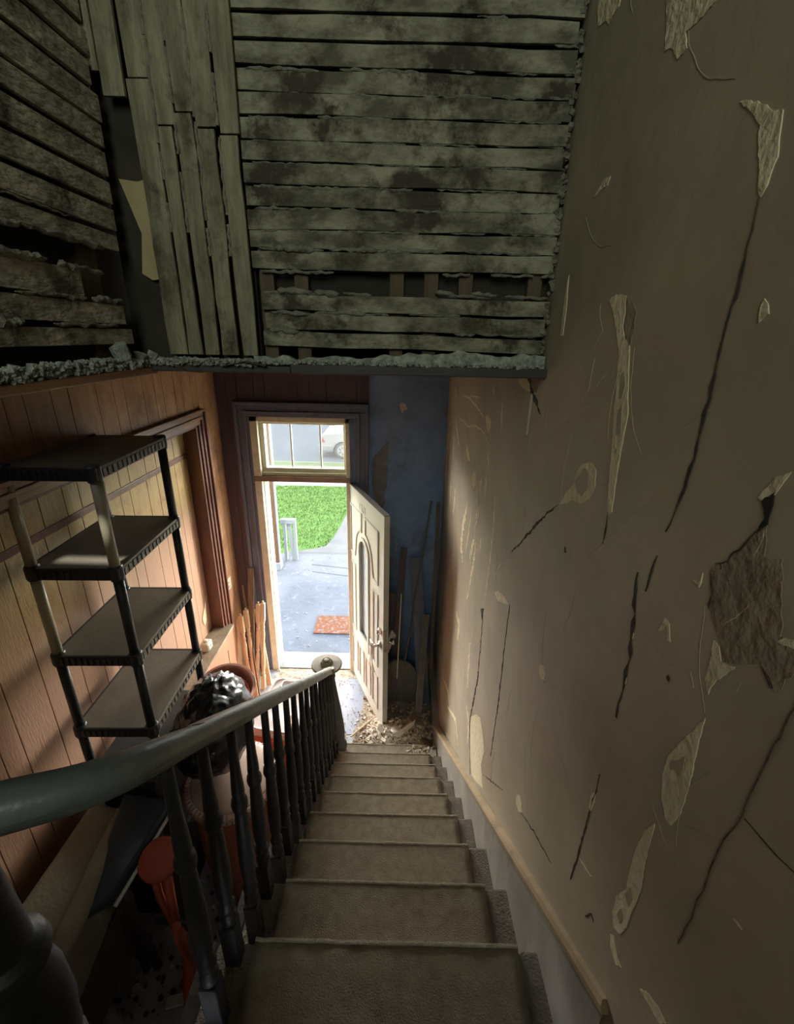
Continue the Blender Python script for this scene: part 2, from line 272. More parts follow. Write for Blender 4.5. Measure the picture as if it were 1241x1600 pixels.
XW = .385; XL = -1.54; D = 3.852; YB = 1.315
PATCH=[[(0.67, 3.534), (0.656, 3.53), (0.619, 3.512), (0.608, 3.503), (0.59, 3.497), (0.586, 3.48), (0.579, 3.454), (0.583, 3.441), (0.584, 3.43), (0.59, 3.421), (0.596, 3.427), (0.605, 3.453), (0.618, 3.48), (0.621, 3.495), (0.644, 3.515)], [(0.944, 3.341), (0.933, 3.348), (0.915, 3.35), (0.875, 3.345), (0.867, 3.316), (0.868, 3.296), (0.851, 3.275), (0.828, 3.265), (0.806, 3.204), (0.786, 3.153), (0.786, 3.098), (0.783, 3.053), (0.774, 2.983), (0.788, 2.971), (0.805, 3.022), (0.821, 3.09), (0.84, 3.156), (0.855, 3.221), (0.867, 3.259), (0.889, 3.285), (0.914, 3.318)], [(1.029, 2.904), (1.005, 2.941), (0.968, 2.973), (0.96, 3.008), (0.936, 3.029), (0.896, 3.042), (0.87, 3.034), (0.86, 3.004), (0.875, 2.972), (0.914, 2.948), (0.961, 2.938), (0.994, 2.918)], [(0.459, 2.907), (0.464, 2.937), (0.453, 2.936), (0.443, 2.921), (0.423, 2.931), (0.432, 2.912), (0.442, 2.896), (0.446, 2.881), (0.446, 2.87), (0.458, 2.884)], [(0.467, 3.118), (0.462, 3.129), (0.452, 3.147), (0.437, 3.156), (0.442, 3.143), (0.448, 3.127), (0.458, 3.118)], [(0.439, 2.839), (0.437, 2.812), (0.435, 2.788), (0.431, 2.758), (0.428, 2.723), (0.428, 2.68), (0.435, 2.651), (0.448, 2.645), (0.464, 2.662), (0.477, 2.696), (0.477, 2.731), (0.467, 2.763), (0.453, 2.8)], [(0.463, 2.614), (0.477, 2.576), (0.483, 2.529), (0.482, 2.477), (0.476, 2.438), (0.492, 2.393), (0.491, 2.351), (0.477, 2.332), (0.46, 2.349), (0.452, 2.383), (0.452, 2.434), (0.449, 2.486), (0.458, 2.532), (0.461, 2.584)], [(0.48, 2.308), (0.472, 2.32), (0.452, 2.302), (0.436, 2.305), (0.451, 2.285), (0.471, 2.289)], [(0.393, 2.347), (0.376, 2.375), (0.355, 2.389), (0.337, 2.394), (0.344, 2.372), (0.365, 2.363)], [(0.923, 3.752), (0.935, 3.779), (0.767, 3.689), (0.773, 3.675), (0.792, 3.673), (0.813, 3.672), (0.841, 3.676), (0.826, 3.652), (0.849, 3.65), (0.876, 3.675), (0.896, 3.68), (0.907, 3.715)], [(1.257, 3.942), (1.118, 3.869), (1.127, 3.847), (1.154, 3.847), (1.17, 3.843), (1.188, 3.857), (1.231, 3.868), (1.251, 3.9)], [(1.099, 3.551), (1.067, 3.564), (1.036, 3.561), (1.045, 3.548), (1.075, 3.549), (1.105, 3.544)], [(1.199, 3.412), (1.185, 3.343), (1.183, 3.28), (1.198, 3.279), (1.208, 3.344), (1.206, 3.399)], [(1.578, 2.331), (1.52, 2.371), (1.43, 2.404), (1.344, 2.422), (1.4, 2.389), (1.513, 2.333)], [(0.991, 2.466), (0.962, 2.48), (0.945, 2.468), (0.947, 2.449), (0.97, 2.435), (0.992, 2.442)], [(1.008, 1.948), (0.988, 1.977), (0.958, 1.981), (0.946, 1.957), (0.971, 1.925), (1.003, 1.92)], [(0.631, 2.451), (0.62, 2.477), (0.614, 2.45), (0.62, 2.421), (0.629, 2.418)], [(1.767, 1.497), (1.675, 1.605), (1.58, 1.678), (1.499, 1.659), (1.448, 1.625), (1.475, 1.517), (1.399, 1.471), (1.519, 1.356), (1.619, 1.272), (1.706, 1.306), (1.766, 1.412)], [(1.596, 3.165), (1.458, 3.175), (1.421, 3.145), (1.383, 3.125), (1.48, 3.122), (1.552, 3.132)], [(2.625, 2.697), (2.525, 2.668), (2.45, 2.629), (2.551, 2.617), (2.627, 2.651)], [(2.3, 2.621), (2.232, 2.62), (2.213, 2.585), (2.254, 2.538), (2.325, 2.539), (2.347, 2.579)], [(2.109, 2.934), (2.051, 2.952), (1.967, 2.944), (1.966, 2.911), (2.011, 2.877), (2.054, 2.894)], [(0.515, 2.985), (0.513, 3.002), (0.511, 2.988), (0.513, 2.981), (0.528, 2.984)], [(0.566, 2.877), (0.56, 2.903), (0.548, 2.902), (0.535, 2.88), (0.542, 2.878), (0.553, 2.895), (0.561, 2.88)], [(0.543, 3.311), (0.541, 3.318), (0.533, 3.312), (0.528, 3.302), (0.533, 3.299), (0.539, 3.294)], [(0.634, 2.825), (0.626, 2.836), (0.622, 2.821), (0.63, 2.81)], [(0.621, 2.741), (0.614, 2.753), (0.611, 2.74), (0.618, 2.728)], [(0.387, 2.993), (0.381, 3.002), (0.366, 3.008), (0.363, 3.0), (0.374, 2.997)]]
PLASTER=[[(0.501, 3.01), (0.499, 3.023), (0.479, 3.038), (0.474, 3.051), (0.462, 3.07), (0.449, 3.087), (0.444, 3.095), (0.435, 3.064), (0.426, 3.064), (0.413, 3.073), (0.401, 3.038), (0.387, 3.01), (0.386, 2.999), (0.366, 3.008), (0.355, 2.982), (0.365, 2.965), (0.364, 2.951), (0.369, 2.943), (0.379, 2.953), (0.395, 2.958), (0.416, 2.939), (0.442, 2.922), (0.452, 2.941), (0.48, 2.962), (0.492, 2.969), (0.487, 2.986)], [(0.874, 3.344), (0.847, 3.335), (0.827, 3.315), (0.823, 3.29), (0.825, 3.265), (0.849, 3.275), (0.865, 3.296), (0.865, 3.316)], [(1.437, 3.177), (1.324, 3.185), (1.329, 3.154), (1.35, 3.128), (1.377, 3.127)]]
ISLANDS=[[(0.948, 2.997), (0.923, 3.025), (0.896, 3.019), (0.89, 2.991), (0.914, 2.965), (0.938, 2.967), (0.961, 2.983)], [(0.469, 2.731), (0.457, 2.747), (0.448, 2.764), (0.444, 2.743), (0.449, 2.728), (0.455, 2.729), (0.465, 2.721)], [(0.478, 2.369), (0.474, 2.391), (0.465, 2.387), (0.467, 2.366)], [(0.474, 2.429), (0.468, 2.457), (0.458, 2.447), (0.46, 2.423)], [(0.838, 3.217), (0.827, 3.225), (0.815, 3.203), (0.817, 3.179), (0.828, 3.178)], [(0.824, 3.156), (0.811, 3.167), (0.801, 3.138), (0.795, 3.119), (0.814, 3.115)]]
HOLES=[[(0.46, 3.117), (0.448, 3.131), (0.445, 3.111), (0.444, 3.097), (0.454, 3.083), (0.453, 3.087), (0.449, 3.101), (0.454, 3.111)]]
SCRAPES=[([(3.006, 2.924), (2.822, 2.939), (2.632, 2.951), (2.385, 2.94), (2.176, 2.926), (2.135, 2.918)], 0.0146), ([(2.639, 2.964), (2.41, 2.985), (2.308, 2.992)], 0.01), ([(3.093, 2.767), (2.857, 2.783), (2.649, 2.789), (2.335, 2.848), (2.178, 2.859), (2.084, 2.854), (1.991, 2.838)], 0.0101), ([(3.268, 2.724), (3.157, 2.677), (2.955, 2.598)], 0.032), ([(1.785, 3.038), (1.768, 2.98), (1.755, 2.931)], 0.0162), ([(1.982, 3.085), (1.959, 3.041)], 0.0258), ([(1.97, 2.798), (1.936, 2.734)], 0.0231), ([(1.755, 2.7), (1.712, 2.564), (1.71, 2.42), (1.72, 2.323), (1.729, 2.185)], 0.0217), ([(2.07, 2.659), (2.083, 2.575), (2.087, 2.508)], 0.0249), ([(1.963, 2.691), (1.947, 2.597)], 0.0199), ([(2.427, 2.4), (2.529, 2.22), (2.547, 2.085), (2.438, 2.01)], 0.0573), ([(2.27, 2.44), (2.304, 2.277), (2.355, 2.127)], 0.0239), ([(2.117, 2.33), (2.195, 2.175), (2.159, 2.155)], 0.044), ([(2.063, 2.313), (2.086, 2.194), (2.129, 2.057), (2.183, 1.925)], 0.0342), ([(3.642, 2.635), (3.721, 2.41), (3.701, 2.195), (3.571, 1.812)], 0.0699), ([(3.283, 2.607), (3.26, 2.422)], 0.0532), ([(3.301, 2.338), (3.278, 2.065)], 0.0555), ([(3.003, 2.29), (3.045, 2.078)], 0.0426), ([(2.538, 1.593), (2.374, 1.623), (2.398, 1.487)], 0.0425), ([(1.978, 1.789), (1.953, 1.658), (1.931, 1.529)], 0.0307), ([(2.113, 2.481), (2.135, 2.404)], 0.0206), ([(1.95, 2.399), (1.949, 2.327)], 0.0201), ([(2.949, 0.701), (2.648, 0.848), (2.457, 0.854)], 0.03), ([(2.588, 0.755), (2.22, 1.011), (2.056, 0.978)], 0.0215), ([(1.51, 2.495), (1.567, 2.437), (1.599, 2.397)], 0.0086), ([(3.398, 2.936), (3.312, 2.866)], 0.0376), ([(2.113, 2.63), (2.072, 2.48), (2.144, 2.34)], 0.0191), ([(1.925, 1.426), (1.812, 1.408), (1.797, 1.292)], 0.0318), ([(0.484, 2.872), (0.471, 2.857)], -0.0007), ([(0.318, 2.67), (0.305, 2.676)], 0.0027), ([(0.861, 2.764), (0.872, 2.7), (0.89, 2.644)], -0.0024), ([(0.937, 2.794), (0.915, 2.838), (0.893, 2.851)], -0.0018), ([(0.416, 2.679), (0.378, 2.717)], -0.0007), ([(0.622, 2.28), (0.568, 2.312)], 0.0024), ([(0.73, 2.343), (0.602, 2.388)], -0.0022), ([(0.922, 2.32), (0.767, 2.377), (0.72, 2.367)], -0.0034), ([(1.212, 2.998), (1.027, 3.128), (0.876, 3.231)], -0.0017), ([(1.167, 3.025), (0.973, 3.175), (0.968, 3.238)], -0.0022), ([(0.659, 3.049), (0.753, 2.954), (0.833, 2.863)], -0.0021), ([(0.582, 3.195), (0.691, 3.12), (0.835, 3.012)], -0.0014), ([(0.428, 3.014), (0.445, 2.982), (0.459, 2.963)], 0.0009), ([(0.445, 3.089), (0.445, 3.078), (0.447, 3.058)], 0.002)]
CRACKS=[([(0.593, 3.422), (0.591, 3.39), (0.589, 3.349), (0.59, 3.312), (0.592, 3.277), (0.588, 3.233), (0.587, 3.206), (0.588, 3.174), (0.587, 3.145), (0.59, 3.118), (0.594, 3.076), (0.6, 3.043), (0.606, 3.017)], 0.007), ([(0.614, 2.976), (0.617, 2.951), (0.619, 2.911)], 0.0039), ([(0.65, 2.927), (0.645, 2.889), (0.634, 2.859), (0.626, 2.816), (0.616, 2.772), (0.617, 2.738), (0.617, 2.704), (0.616, 2.662)], 0.0107), ([(0.788, 2.978), (0.783, 2.941), (0.783, 2.915)], 0.0051), ([(1.045, 2.898), (1.111, 2.847), (1.186, 2.785), (1.25, 2.727), (1.335, 2.651), (1.4, 2.596)], 0.0085), ([(0.621, 2.518), (0.62, 2.477), (0.622, 2.431), (0.627, 2.292), (0.632, 2.192)], 0.0038), ([(1.473, 3.174), (1.41, 3.137), (1.338, 3.103), (1.279, 3.076)], 0.0151), ([(0.345, 2.957), (0.35, 2.872), (0.354, 2.791), (0.36, 2.729), (0.36, 2.645), (0.364, 2.524)], 0.001), ([(0.348, 2.789), (0.317, 2.794), (0.281, 2.805)], 0.0007), ([(1.344, 2.422), (1.344, 2.277), (1.333, 2.028), (1.344, 1.719)], 0.01), ([(1.743, 2.116), (1.729, 1.989), (1.713, 1.784), (1.782, 1.523), (1.797, 1.424), (1.662, 1.227)], 0.0184), ([(1.425, 1.521), (1.275, 1.666), (1.137, 1.801)], 0.0044), ([(0.951, 1.95), (0.844, 2.025), (0.722, 2.095)], 0.0038), ([(1.783, 2.123), (1.748, 2.092)], 0.0761), ([(0.96, 2.824), (0.947, 2.815)], 0.0145), ([(0.455, 3.085), (0.465, 3.066), (0.473, 3.05), (0.479, 3.037), (0.498, 3.022)], 0.0022), ([(0.501, 3.01), (0.488, 2.985), (0.487, 2.967)], 0.0032), ([(0.394, 2.957), (0.383, 2.95), (0.374, 2.945)], 0.0022), ([(0.556, 2.212), (0.54, 2.25), (0.529, 2.247)], 0.0033), ([(0.489, 3.028), (0.486, 3.021)], 0.0022), ([(0.522, 2.834), (0.517, 2.827)], 0.0056)]

# ------------------------------------------------------------------ room shell
S('floor', MB().box(-1.75, .5, -1.6, 4.05, -.12, 0), 'floor')
wr = S('wall_right', MB().box(XW, XW + .15, -1.6, 4.05, -.05, 5.0), 'wallR')
S('wall_end', MB().box(-1.66, -1.279, D, D + .2, -.05, 3.3).box(-.4348, .5, D, D + .2, -.05, 3.3).box(-1.279, -.4348, D, D + .2, 2.62, 3.3), 'bluewall')
S('ceiling', MB().box(-1.75, -.70, -1.6, 1.30, 3.168, 3.18).box(-1.75, .4, 1.36, 4.05, 3.172, 3.3), 'void')
S('ceiling_upper', MB().box(-.85, .55, -1.7, 1.6, 4.9, 5.0), 'lath')
S('wall_back', MB().box(-1.75, -.5, -1.72, -1.6, -.1, 3.2).box(-.85, .55, -1.72, -1.6, 2.0, 3.2).box(-.85, .55, -1.72, -1.6, 3.2, 5.0), 'wallR')
S('floor_landing', MB().box(-.62, XW, -1.6, .44, 1.93, 2.0075), 'carpet', bevel=.01)
S('wall_under_landing', MB().box(-.52, -.46, -1.6, .40, 0, 1.93), 'wooddk')

# wall damage: peeled paint, bare plaster, cracks
def ragged(pts, amp, rng):
    out = []
    n = len(pts)
    for i in range(n):
        a = pts[i]; b = pts[(i + 1) % n]; L = math.dist(a, b); k = max(1, min(6, int(L / .006)))
        for j in range(k):
            t = j / k; q = [a[c] + (b[c] - a[c]) * t for c in (0, 1)]
            if j: q = [q[c] + rng.uniform(-1, 1) * amp for c in (0, 1)]
            out.append(tuple(q))
    return out
rg = random.Random(3)
def wallpoly(name, polys, mt, th, amp=.0012):
    for pg in polys: MB().prismX(ragged(pg, amp, rg), XW - th, XW + .002).build(name, mt, wr)
wallpoly('peeled_patch', PATCH, 'plaster', .0012)
wallpoly('bare_plaster', PLASTER, 'brownplaster', .0009, .002)
wallpoly('paint_remnant', ISLANDS, 'wallR', .0022)
wallpoly('plaster_hole', HOLES, 'dark', .0016)
def stroke(mb, pts, wd, th, rng, jit=.5):
    P = []
    for i in range(len(pts) - 1):
        a, b = pts[i], pts[i + 1]; k = max(2, int(math.dist(a, b) / .012))
        for j in range(k): P.append([a[c] + (b[c] - a[c]) * j / k for c in (0, 1)])
    P.append(list(pts[-1])); n = len(P); L = []; Rr = []; sd = rng.uniform(0, 99)
    for i, q in enumerate(P):
        am = .005 * min(1, i / 4, (n - 1 - i) / 4); q[0] += am * noise.noise(Vector((i * .45, sd, 0))); q[1] += am * noise.noise(Vector((i * .45, sd, 9)))
    for i, q in enumerate(P):
        a = P[max(0, i - 1)]; b = P[min(n - 1, i + 1)]; d = (b[0] - a[0], b[1] - a[1]); l = math.hypot(*d) or 1
        nx, ny = -d[1] / l, d[0] / l; t = i / (n - 1); ww = wd / 2 * (.25 + .75 * math.sin(math.pi * min(1, max(0, t * .94 + .03)))) * rng.uniform(1 - jit, 1 + jit); o = rng.uniform(-.35, .35) * wd
        L.append((q[0] + nx * (ww + o), q[1] + ny * (ww + o))); Rr.append((q[0] - nx * (ww - o), q[1] - ny * (ww - o)))
    for i in range(n - 1):
        mb.prismX([L[i], L[i + 1], Rr[i + 1], Rr[i]], XW - th, XW + .002)
for pts, wd in SCRAPES:
    faint = wd < 0; wd = abs(wd)
    mb = MB(); stroke(mb, pts, wd * (.6 if faint else 1.0), .0010, rg); mb.build('paint_scrape', 'scratch' if faint else 'plaster', wr)
for pts, wd in CRACKS:
    mb = MB(); stroke(mb, pts, wd * .75, .0014, rg, .95); mb.build('crack', 'crackm', wr)
mb = MB()
for _ in range(110):       # fine random scratches
    y = rg.uniform(.25, 3.4); z = rg.uniform(max(.2, 2.6 - .8 * y), 4.0); a = rg.choice((rg.uniform(.3, 1.2), rg.uniform(-1.5, 1.5))); l = rg.uniform(.03, .22)
    P = [(y + l * t * math.cos(a + .5 * t), z + l * t * math.sin(a + .5 * t)) for t in (0, .25, .5, .75, 1)]
    if P[-1][1] < 2.45 - .79 * P[-1][0] + .3: continue
    stroke(mb, P, .0011, .0007, rg, .4)
mb.build('fine_scratches', 'scratch', wr)
# vertical board-like strips near the bulkhead corner on the right wall
S('trim_1', MB().box(XW - .006, XW, 1.38, 1.40, 3.0, 3.12), 'wallR')

# left wall: tongue panelling, old opening closed off with panels
def planks(x0, x1, ys, z0, z1, gap=.004):
    mb = MB()
    for a, b in zip(ys[:-1], ys[1:]): mb.box(x0, x1, a + gap / 2, b - gap / 2, z0, z1)
    return mb
ys = [-1.6]
pat = [.10, .155, .11, .20, .14, .10, .19, .13]
i = 0
while ys[-1] < 3.85: ys.append(min(3.852, ys[-1] + pat[i % 8])); i += 1
S('wall_left', MB().box(-1.80, -1.66, -1.7, 4.0, -.05, 3.3).box(-1.66, XL - .012, 3.40, 3.852, 0, 3.165).box(-1.66, XL - .012, -1.6, 3.40, 2.61, 3.165), 'panelD')
S('wall_left_panelling', planks(XL - .012, XL, [y for y in ys if y < 3.3] + [3.41], 2.61, 3.165), 'panel', bevel=.0015)
S('wall_left_corner_panelling', planks(XL - .012, XL, [3.41, 3.50, 3.63, 3.72, 3.852], .0, 3.165), 'panel', bevel=.0015)
S('wall_left_recess_panelling', planks(-1.66, -1.64, [y + .03 for y in ys if y < 3.3] + [3.40], 0, 2.37), 'panelGlareS', bevel=.0015)
S('wall_left_recess_upper_panelling', planks(-1.66, -1.64, [y + .05 for y in ys if y < 3.3] + [3.40], 2.405, 2.61), 'panelGlare', bevel=.0015)
S('trim_2', MB().box(-1.66, -1.632, -1.6, 3.40, 2.37, 2.407), 'trimred', bevel=.003)
S('trim_3', MB().box(-1.66, XL + .005, 3.385, 3.41, .0, 2.61).box(-1.66, XL + .005, -1.6, 3.40, 2.60, 2.615), 'trimred')
# casing of the closed opening, stepped moulding
mb = MB()
for a, b, t in ((0, .022, .038), (.022, .05, .022), (.05, .075, .030), (.075, .11, .018)):
    mb.box(XL - .002, XL + t, -1.6, 3.41 + .115 - a, 2.725 - b, 2.725 - a)
mbv = MB()
for a, b, t in ((0, .022, .038), (.022, .05, .022), (.05, .075, .030), (.075, .11, .018)):
    mbv.box(XL - .002, XL + t, 3.415 + .11 - b, 3.415 + .11 - a, .78, 2.725 - b)
S('trim_4', mb, 'trimbrown', bevel=.004); S('trim_5', mbv, 'trimred', bevel=.004)
S('trim_6', MB().box(-1.80, XL + .015, -1.6, 1.7, 3.10, 3.165).box(XL - .01, XL + .012, 1.7, 3.8, 3.145, 3.165), 'trimred', bevel=.004)
mb = MB().box(-1.64, XL, 0 - 1.6, 1.72, 0, .012)
mb.box(-1.64, -1.50, -1.6, 1.70, 0, .055).box(-1.64, -1.53, -1.6, 1.70, .055, .11)
S('baseboard_left', MB().box(-1.64, -1.545, -1.6, 1.72, 0, .13).box(-1.56, -1.535, -1.6, 1.72, .10, .118).box(-1.56, -1.528, -1.6, 1.72, .05, .07).box(-1.56, -1.515, -1.6, 1.72, 0, .02), 'baseboard', bevel=.004)
# low boxed ledge near the door
lg = thing('window_ledge_box', 'low salmon-painted boxed ledge with dusty tan top along the left wall', 'ledge', (-1.55, 2.9, 0))
MB().box(-1.64, -1.48, 2.3, 3.43, 0, .80).build('front_panel', 'salmonboard', lg)
MB().box(-1.66, -1.465, 2.3, 3.44, .80, .825).build('ledge_top', 'ledge', lg, bevel=.004)
MB().box(-1.482, -1.477, 3.28, 3.284, .05, .66).build('panel_seam', 'dark', lg)

# end wall dressing: dark panelling left of and above the door
xs = [-1.54, -1.45, -1.36, -1.22, -1.13, -.99, -.86, -.76, -.62, -.5, -.37, -.27]
mb = MB()
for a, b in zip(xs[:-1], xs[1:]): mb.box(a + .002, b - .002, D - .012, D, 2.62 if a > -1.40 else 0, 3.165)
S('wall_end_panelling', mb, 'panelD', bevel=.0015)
mb = MB()
for o_, t_ in ((0, .05), (.03, .032), (.075, .044), (.10, .03)):
    i_ = {0: .03, .03: .075, .075: .10, .10: .125}[o_]
    mb.box(-1.40 + o_, -1.40 + i_, D - t_, D, 0, 2.74 - i_).box(-.274 - i_, -.274 - o_, D - t_, D, 0, 2.74 - i_)
    mb.box(-1.40 + o_, -.274 - o_, D - t_, D, 2.74 - i_, 2.74 - o_)
S('trim_7', mb, 'trimdark', bevel=.004)
# bare patch where the blue paint came off
MB().prismY([(-.107, 2.435), (-.17, 2.36), (-.235, 2.29), (-.25, 2.20), (-.25, 2.02), (-.22, 1.9), (-.16, 1.80), (-.125, 1.88), (-.14, 1.95), (-.115, 2.02), (-.11, 2.2)], D - .002, D + .001).build('peeled_patch', mat('grey_bare_plaster', (.26, .245, .26), (.17, .16, .17), 12, .9, .3, 30), bpy.data.objects['wall_end'])
MB().prismY([(-.02, 2.735), (.0, 2.76), (.03, 2.74), (.05, 2.70), (.02, 2.69), (.01, 2.66), (-.01, 2.70)], D - .002, D + .001).build('plaster_chip', 'chunk', bpy.data.objects['wall_end'])

# door frame and transom
fr = S('door_frame', MB().box(-1.279, -1.215, D - .03, D + .16, 0, 2.62).box(-.474, -.4348, D - .03, D + .20, 0, 2.62).box(-1.279, -.4348, D - .03, D + .20, 2.575, 2.62), 'white', bevel=.004)
MB().box(-1.222, -1.205, D + .07, D + .14, 0, 2.06).box(-1.222, -1.205, D + .02, D + .05, 0, 2.06).build('door_stop', 'white', fr, bevel=.003)
MB().box(-1.279, -.4348, D - .035, D + .2, 2.052, 2.10).build('transom_rail', 'jambwood', fr, bevel=.004)
tw = S('window_1', MB().box(-1.215, -.474, D + .02, D + .09, 2.55, 2.575).box(-1.215, -.474, D + .02, D + .09, 2.10, 2.165).box(-1.215, -1.175, D + .02, D + .09, 2.165, 2.55).box(-.495, -.474, D + .02, D + .09, 2.165, 2.55).box(-1.215, -.474, D - .01, D + .03, 2.10, 2.13), 'white', bevel=.004)
MB().box(-1.175, -.495, D + .055, D + .061, 2.165, 2.55).build('glass_pane', 'glass', tw)
for x in (-.952, -.697): MB().box(x - .006, x + .006, D + .045, D + .066, 2.165, 2.55).build('muntin', 'white', tw)
S('door_sill', MB().box(-1.279, -.4348, D - .01, D + .20, -.06, .014).box(-1.279, -.4348, D + .2, D + .30, -.10, -.03), mat('pale_door_sill', tuple(min(1, .25 * c * 1.0) for c in (.50, .55, .58)), rough=.6), bevel=.004)

# upper bulkhead: horizontal laths facing the camera
zb = [3.235, 3.280, 3.326, 3.372, 3.424, 3.473, 3.514, 3.560, 3.605, 3.652, 3.694, 3.741, 3.784, 3.828, 3.876, 3.923, 3.97, 4.02, 4.07, 4.12, 4.17, 4.22, 4.27, 4.32, 4.37, 4.42, 4.47, 4.52, 4.57, 4.62, 4.67, 4.72, 4.77, 4.82, 4.87, 4.92]
rl = random.Random(11)
bk = S('wall_bulkhead', MB().box(-.74, XW, YB + .045, YB + .12, 3.18, 5.0), 'void')
for sx in (-.36, -.27, -.02, .07, .16, .34): MB().box(sx - .018, sx + .018, YB + .012, YB + .045, 3.19, 4.95).build('stud', 'stud', bk)
mb = MB()
def rough_lath(mb, a, b, w, t, rng, axis):     # a lath with gently wandering edges, a and b on its centre line
    a = Vector(a); b = Vector(b); n = 7; P = [a.lerp(b, i / n) for i in range(n + 1)]
    nn = Vector(axis); d = (b - a).normalized(); u = d.cross(nn).normalized(); vs = []
    for q in P:
        o1 = rng.uniform(-1, 1) * .0022; o2 = rng.uniform(-1, 1) * .0022; o3 = rng.uniform(-1, 1) * .0015
        vs += [q + u * (-w / 2 + o1) + nn * (-t / 2 + o3), q + u * (w / 2 + o2) + nn * (-t / 2 + o3), q + u * (w / 2 + o2) + nn * (t / 2 + o3), q + u * (-w / 2 + o1) + nn * (t / 2 + o3)]
    fs = [(3, 2, 1, 0), tuple(4 * n + k for k in range(4))]
    for i in range(n): fs += [(4 * i + j, 4 * i + (j + 1) % 4, 4 * i + 4 + (j + 1) % 4, 4 * i + 4 + j) for j in range(4)]
    mb.add(vs, fs)
for i in range(len(zb) - 1):
    if i == 3: continue
    z0, z1 = zb[i], zb[i + 1]; g = .004 if i > 4 else .008
    if i in (13, 14, 15): g = .007
    x1 = XW - rl.uniform(.004, .018); x0 = -.392 + (rl.uniform(0, .03) if i < 3 else 0)
    tilt = rl.uniform(-.003, .003); dy = rl.uniform(-.004, .003)
    rough_lath(mb, (x0, YB + dy, (z0 + z1) / 2 + tilt), (x1, YB + dy, (z0 + z1) / 2 - tilt - .004), z1 - z0 - g, .010, rl, (0, 1, 0))
S('wall_bulkhead_laths', mb, 'lath', bevel=.001)
# mortar keys squeezed out between the laths
mb = MB(); rm = random.Random(5)
def mortar_run(mb, p0, p1, r, rng, ax='x', d=.004):
    p0 = Vector(p0); p1 = Vector(p1); L = (p1 - p0).length; n = max(3, int(L / .011)); P = [p0.lerp(p1, t / n) + Vector((0, rng.uniform(-1, 1) * d * .4, rng.uniform(-1, 1) * d * .5)) for t in range(n + 1)]
    rr = [r * rng.uniform(.55, 1.25) for _ in P]; rr[0] *= .4; rr[-1] *= .4
    mb.sweep(P, lambda i, t: [(rr[i] * 1.0 * math.cos(a * 1.047), rr[i] * .8 * math.sin(a * 1.047)) for a in range(6)])
for i in range(1, len(zb) - 1):
    x = -.37
    z = zb[i]
    full = 5 <= i <= 12
    while x < .36:
        l = rm.uniform(.05, .22)
        if rm.random() < (.85 if full else .6 if i < 16 else .4) and not (i == 3 and False) and not (i in (14, 15) and x < -.08):
            mortar_run(mb, (x, YB - .001, z - (.0 if i != 4 else .004)), (min(x + l, .375), YB - .001, z - .003), .0042 if i > 5 else .0055, rm)
        x += l + rm.uniform(.01, .08)
for z in [3.2 + .012 * k for k in range(110)]:   # ragged mortar down the right corner
    if rm.random() < .8: mb.chunk((XW - rm.uniform(.002, .014), YB - .005, z + rm.uniform(-.004, .004)), rm.uniform(.005, .011), .6, rm)
mb.build('mortar_keys', 'mortar', bpy.data.objects['wall_bulkhead_laths'])
mb = MB()
for x0, x1, z, r in ((-.33, -.23, 3.475, .011), (-.14, -.07, 3.474, .010), (-.05, .1, 3.475, .006), (-.33, -.24, 3.378, .011), (-.235, -.17, 3.375, .010), (.08, .13, 3.380, .008), (.17, .24, 3.378, .008), (-.35, -.25, 3.325, .008), (-.18, -.1, 3.327, .007), (-.36, -.28, 3.282, .008)):
    mortar_run(mb, (x0, YB - .004, z), (x1, YB - .004, z - .004), r, rm)
mb.build('mortar_lumps', 'mortar', bpy.data.objects['wall_bulkhead_laths'], smooth=True)
# ragged plaster edge and dark beam at the foot of the bulkhead
S('trim_8', MB().box(-.30, XW, YB - .045, YB + .12, 3.172, 3.196), 'beam', bevel=.003)
mb = MB(); n = 60; rp = random.Random(9); top = []; x0 = -.40
for i in range(n + 1):
    x = x0 + (XW - .005 - x0) * i / n
    top.append((x, 3.214 + .012 * noise.noise(Vector((x * 9, 2, 0))) + .010 * noise.noise(Vector((x * 30, 5, 0))) + (.016 * min(1, max(0, (x + .1) / .15)))))
mb.prismY(top + [(XW - .005, 3.194), (x0, 3.194)], YB - .028, YB - .006)
S('trim_9', mb, 'mortargreen')
mb = MB()
for i in range(260):
    x = rp.uniform(-.40, .36); mb.chunk((x, YB - .03 + rp.uniform(-.014, .014), 3.198 + rp.uniform(-.002, .006)), rp.uniform(.003, .008), .5, rp)
mb.build('plaster_crumbs', 'mortargreen', bpy.data.objects['trim_9'], kind='stuff')

# upright laths of the corner strip
mb = MB(); ms = MB()
bx = [(-.628, -.578, 3.215, 5.0, 3.80), (-.574, -.540, 3.215, 5.0, 3.715), (-.530, -.492, 3.215, 5.0, 3.74), (-.484, -.442, 3.215, 5.0, 3.712), (-.430, -.390, 3.215, 5.0, 3.700)]
for a, b, z0, z1, zj in bx:
    wv = .002
    rough_lath(mb, ((a + b) / 2, YB - .018, z0), ((a + b) / 2 - .004, YB - .018, zj - .003), b - a, .010, rl, (0, 1, 0))
    rough_lath(mb, ((a + b) / 2 + .001, YB - .019, zj), ((a + b) / 2 - .004, YB - .019, z1), b - a + .005, .010, rl, (0, 1, 0))
rough_lath(mb, (-.665, YB - .020, 3.765), (-.660, YB - .020, 5.0), .050, .010, rl, (0, 1, 0))
rough_lath(mb, (-.712, YB - .018, 3.81), (-.715, YB - .018, 5.0), .040, .010, rl, (0, 1, 0))
S('wall_corner_upright_laths', mb, 'lathv', bevel=.001)
mb = MB()
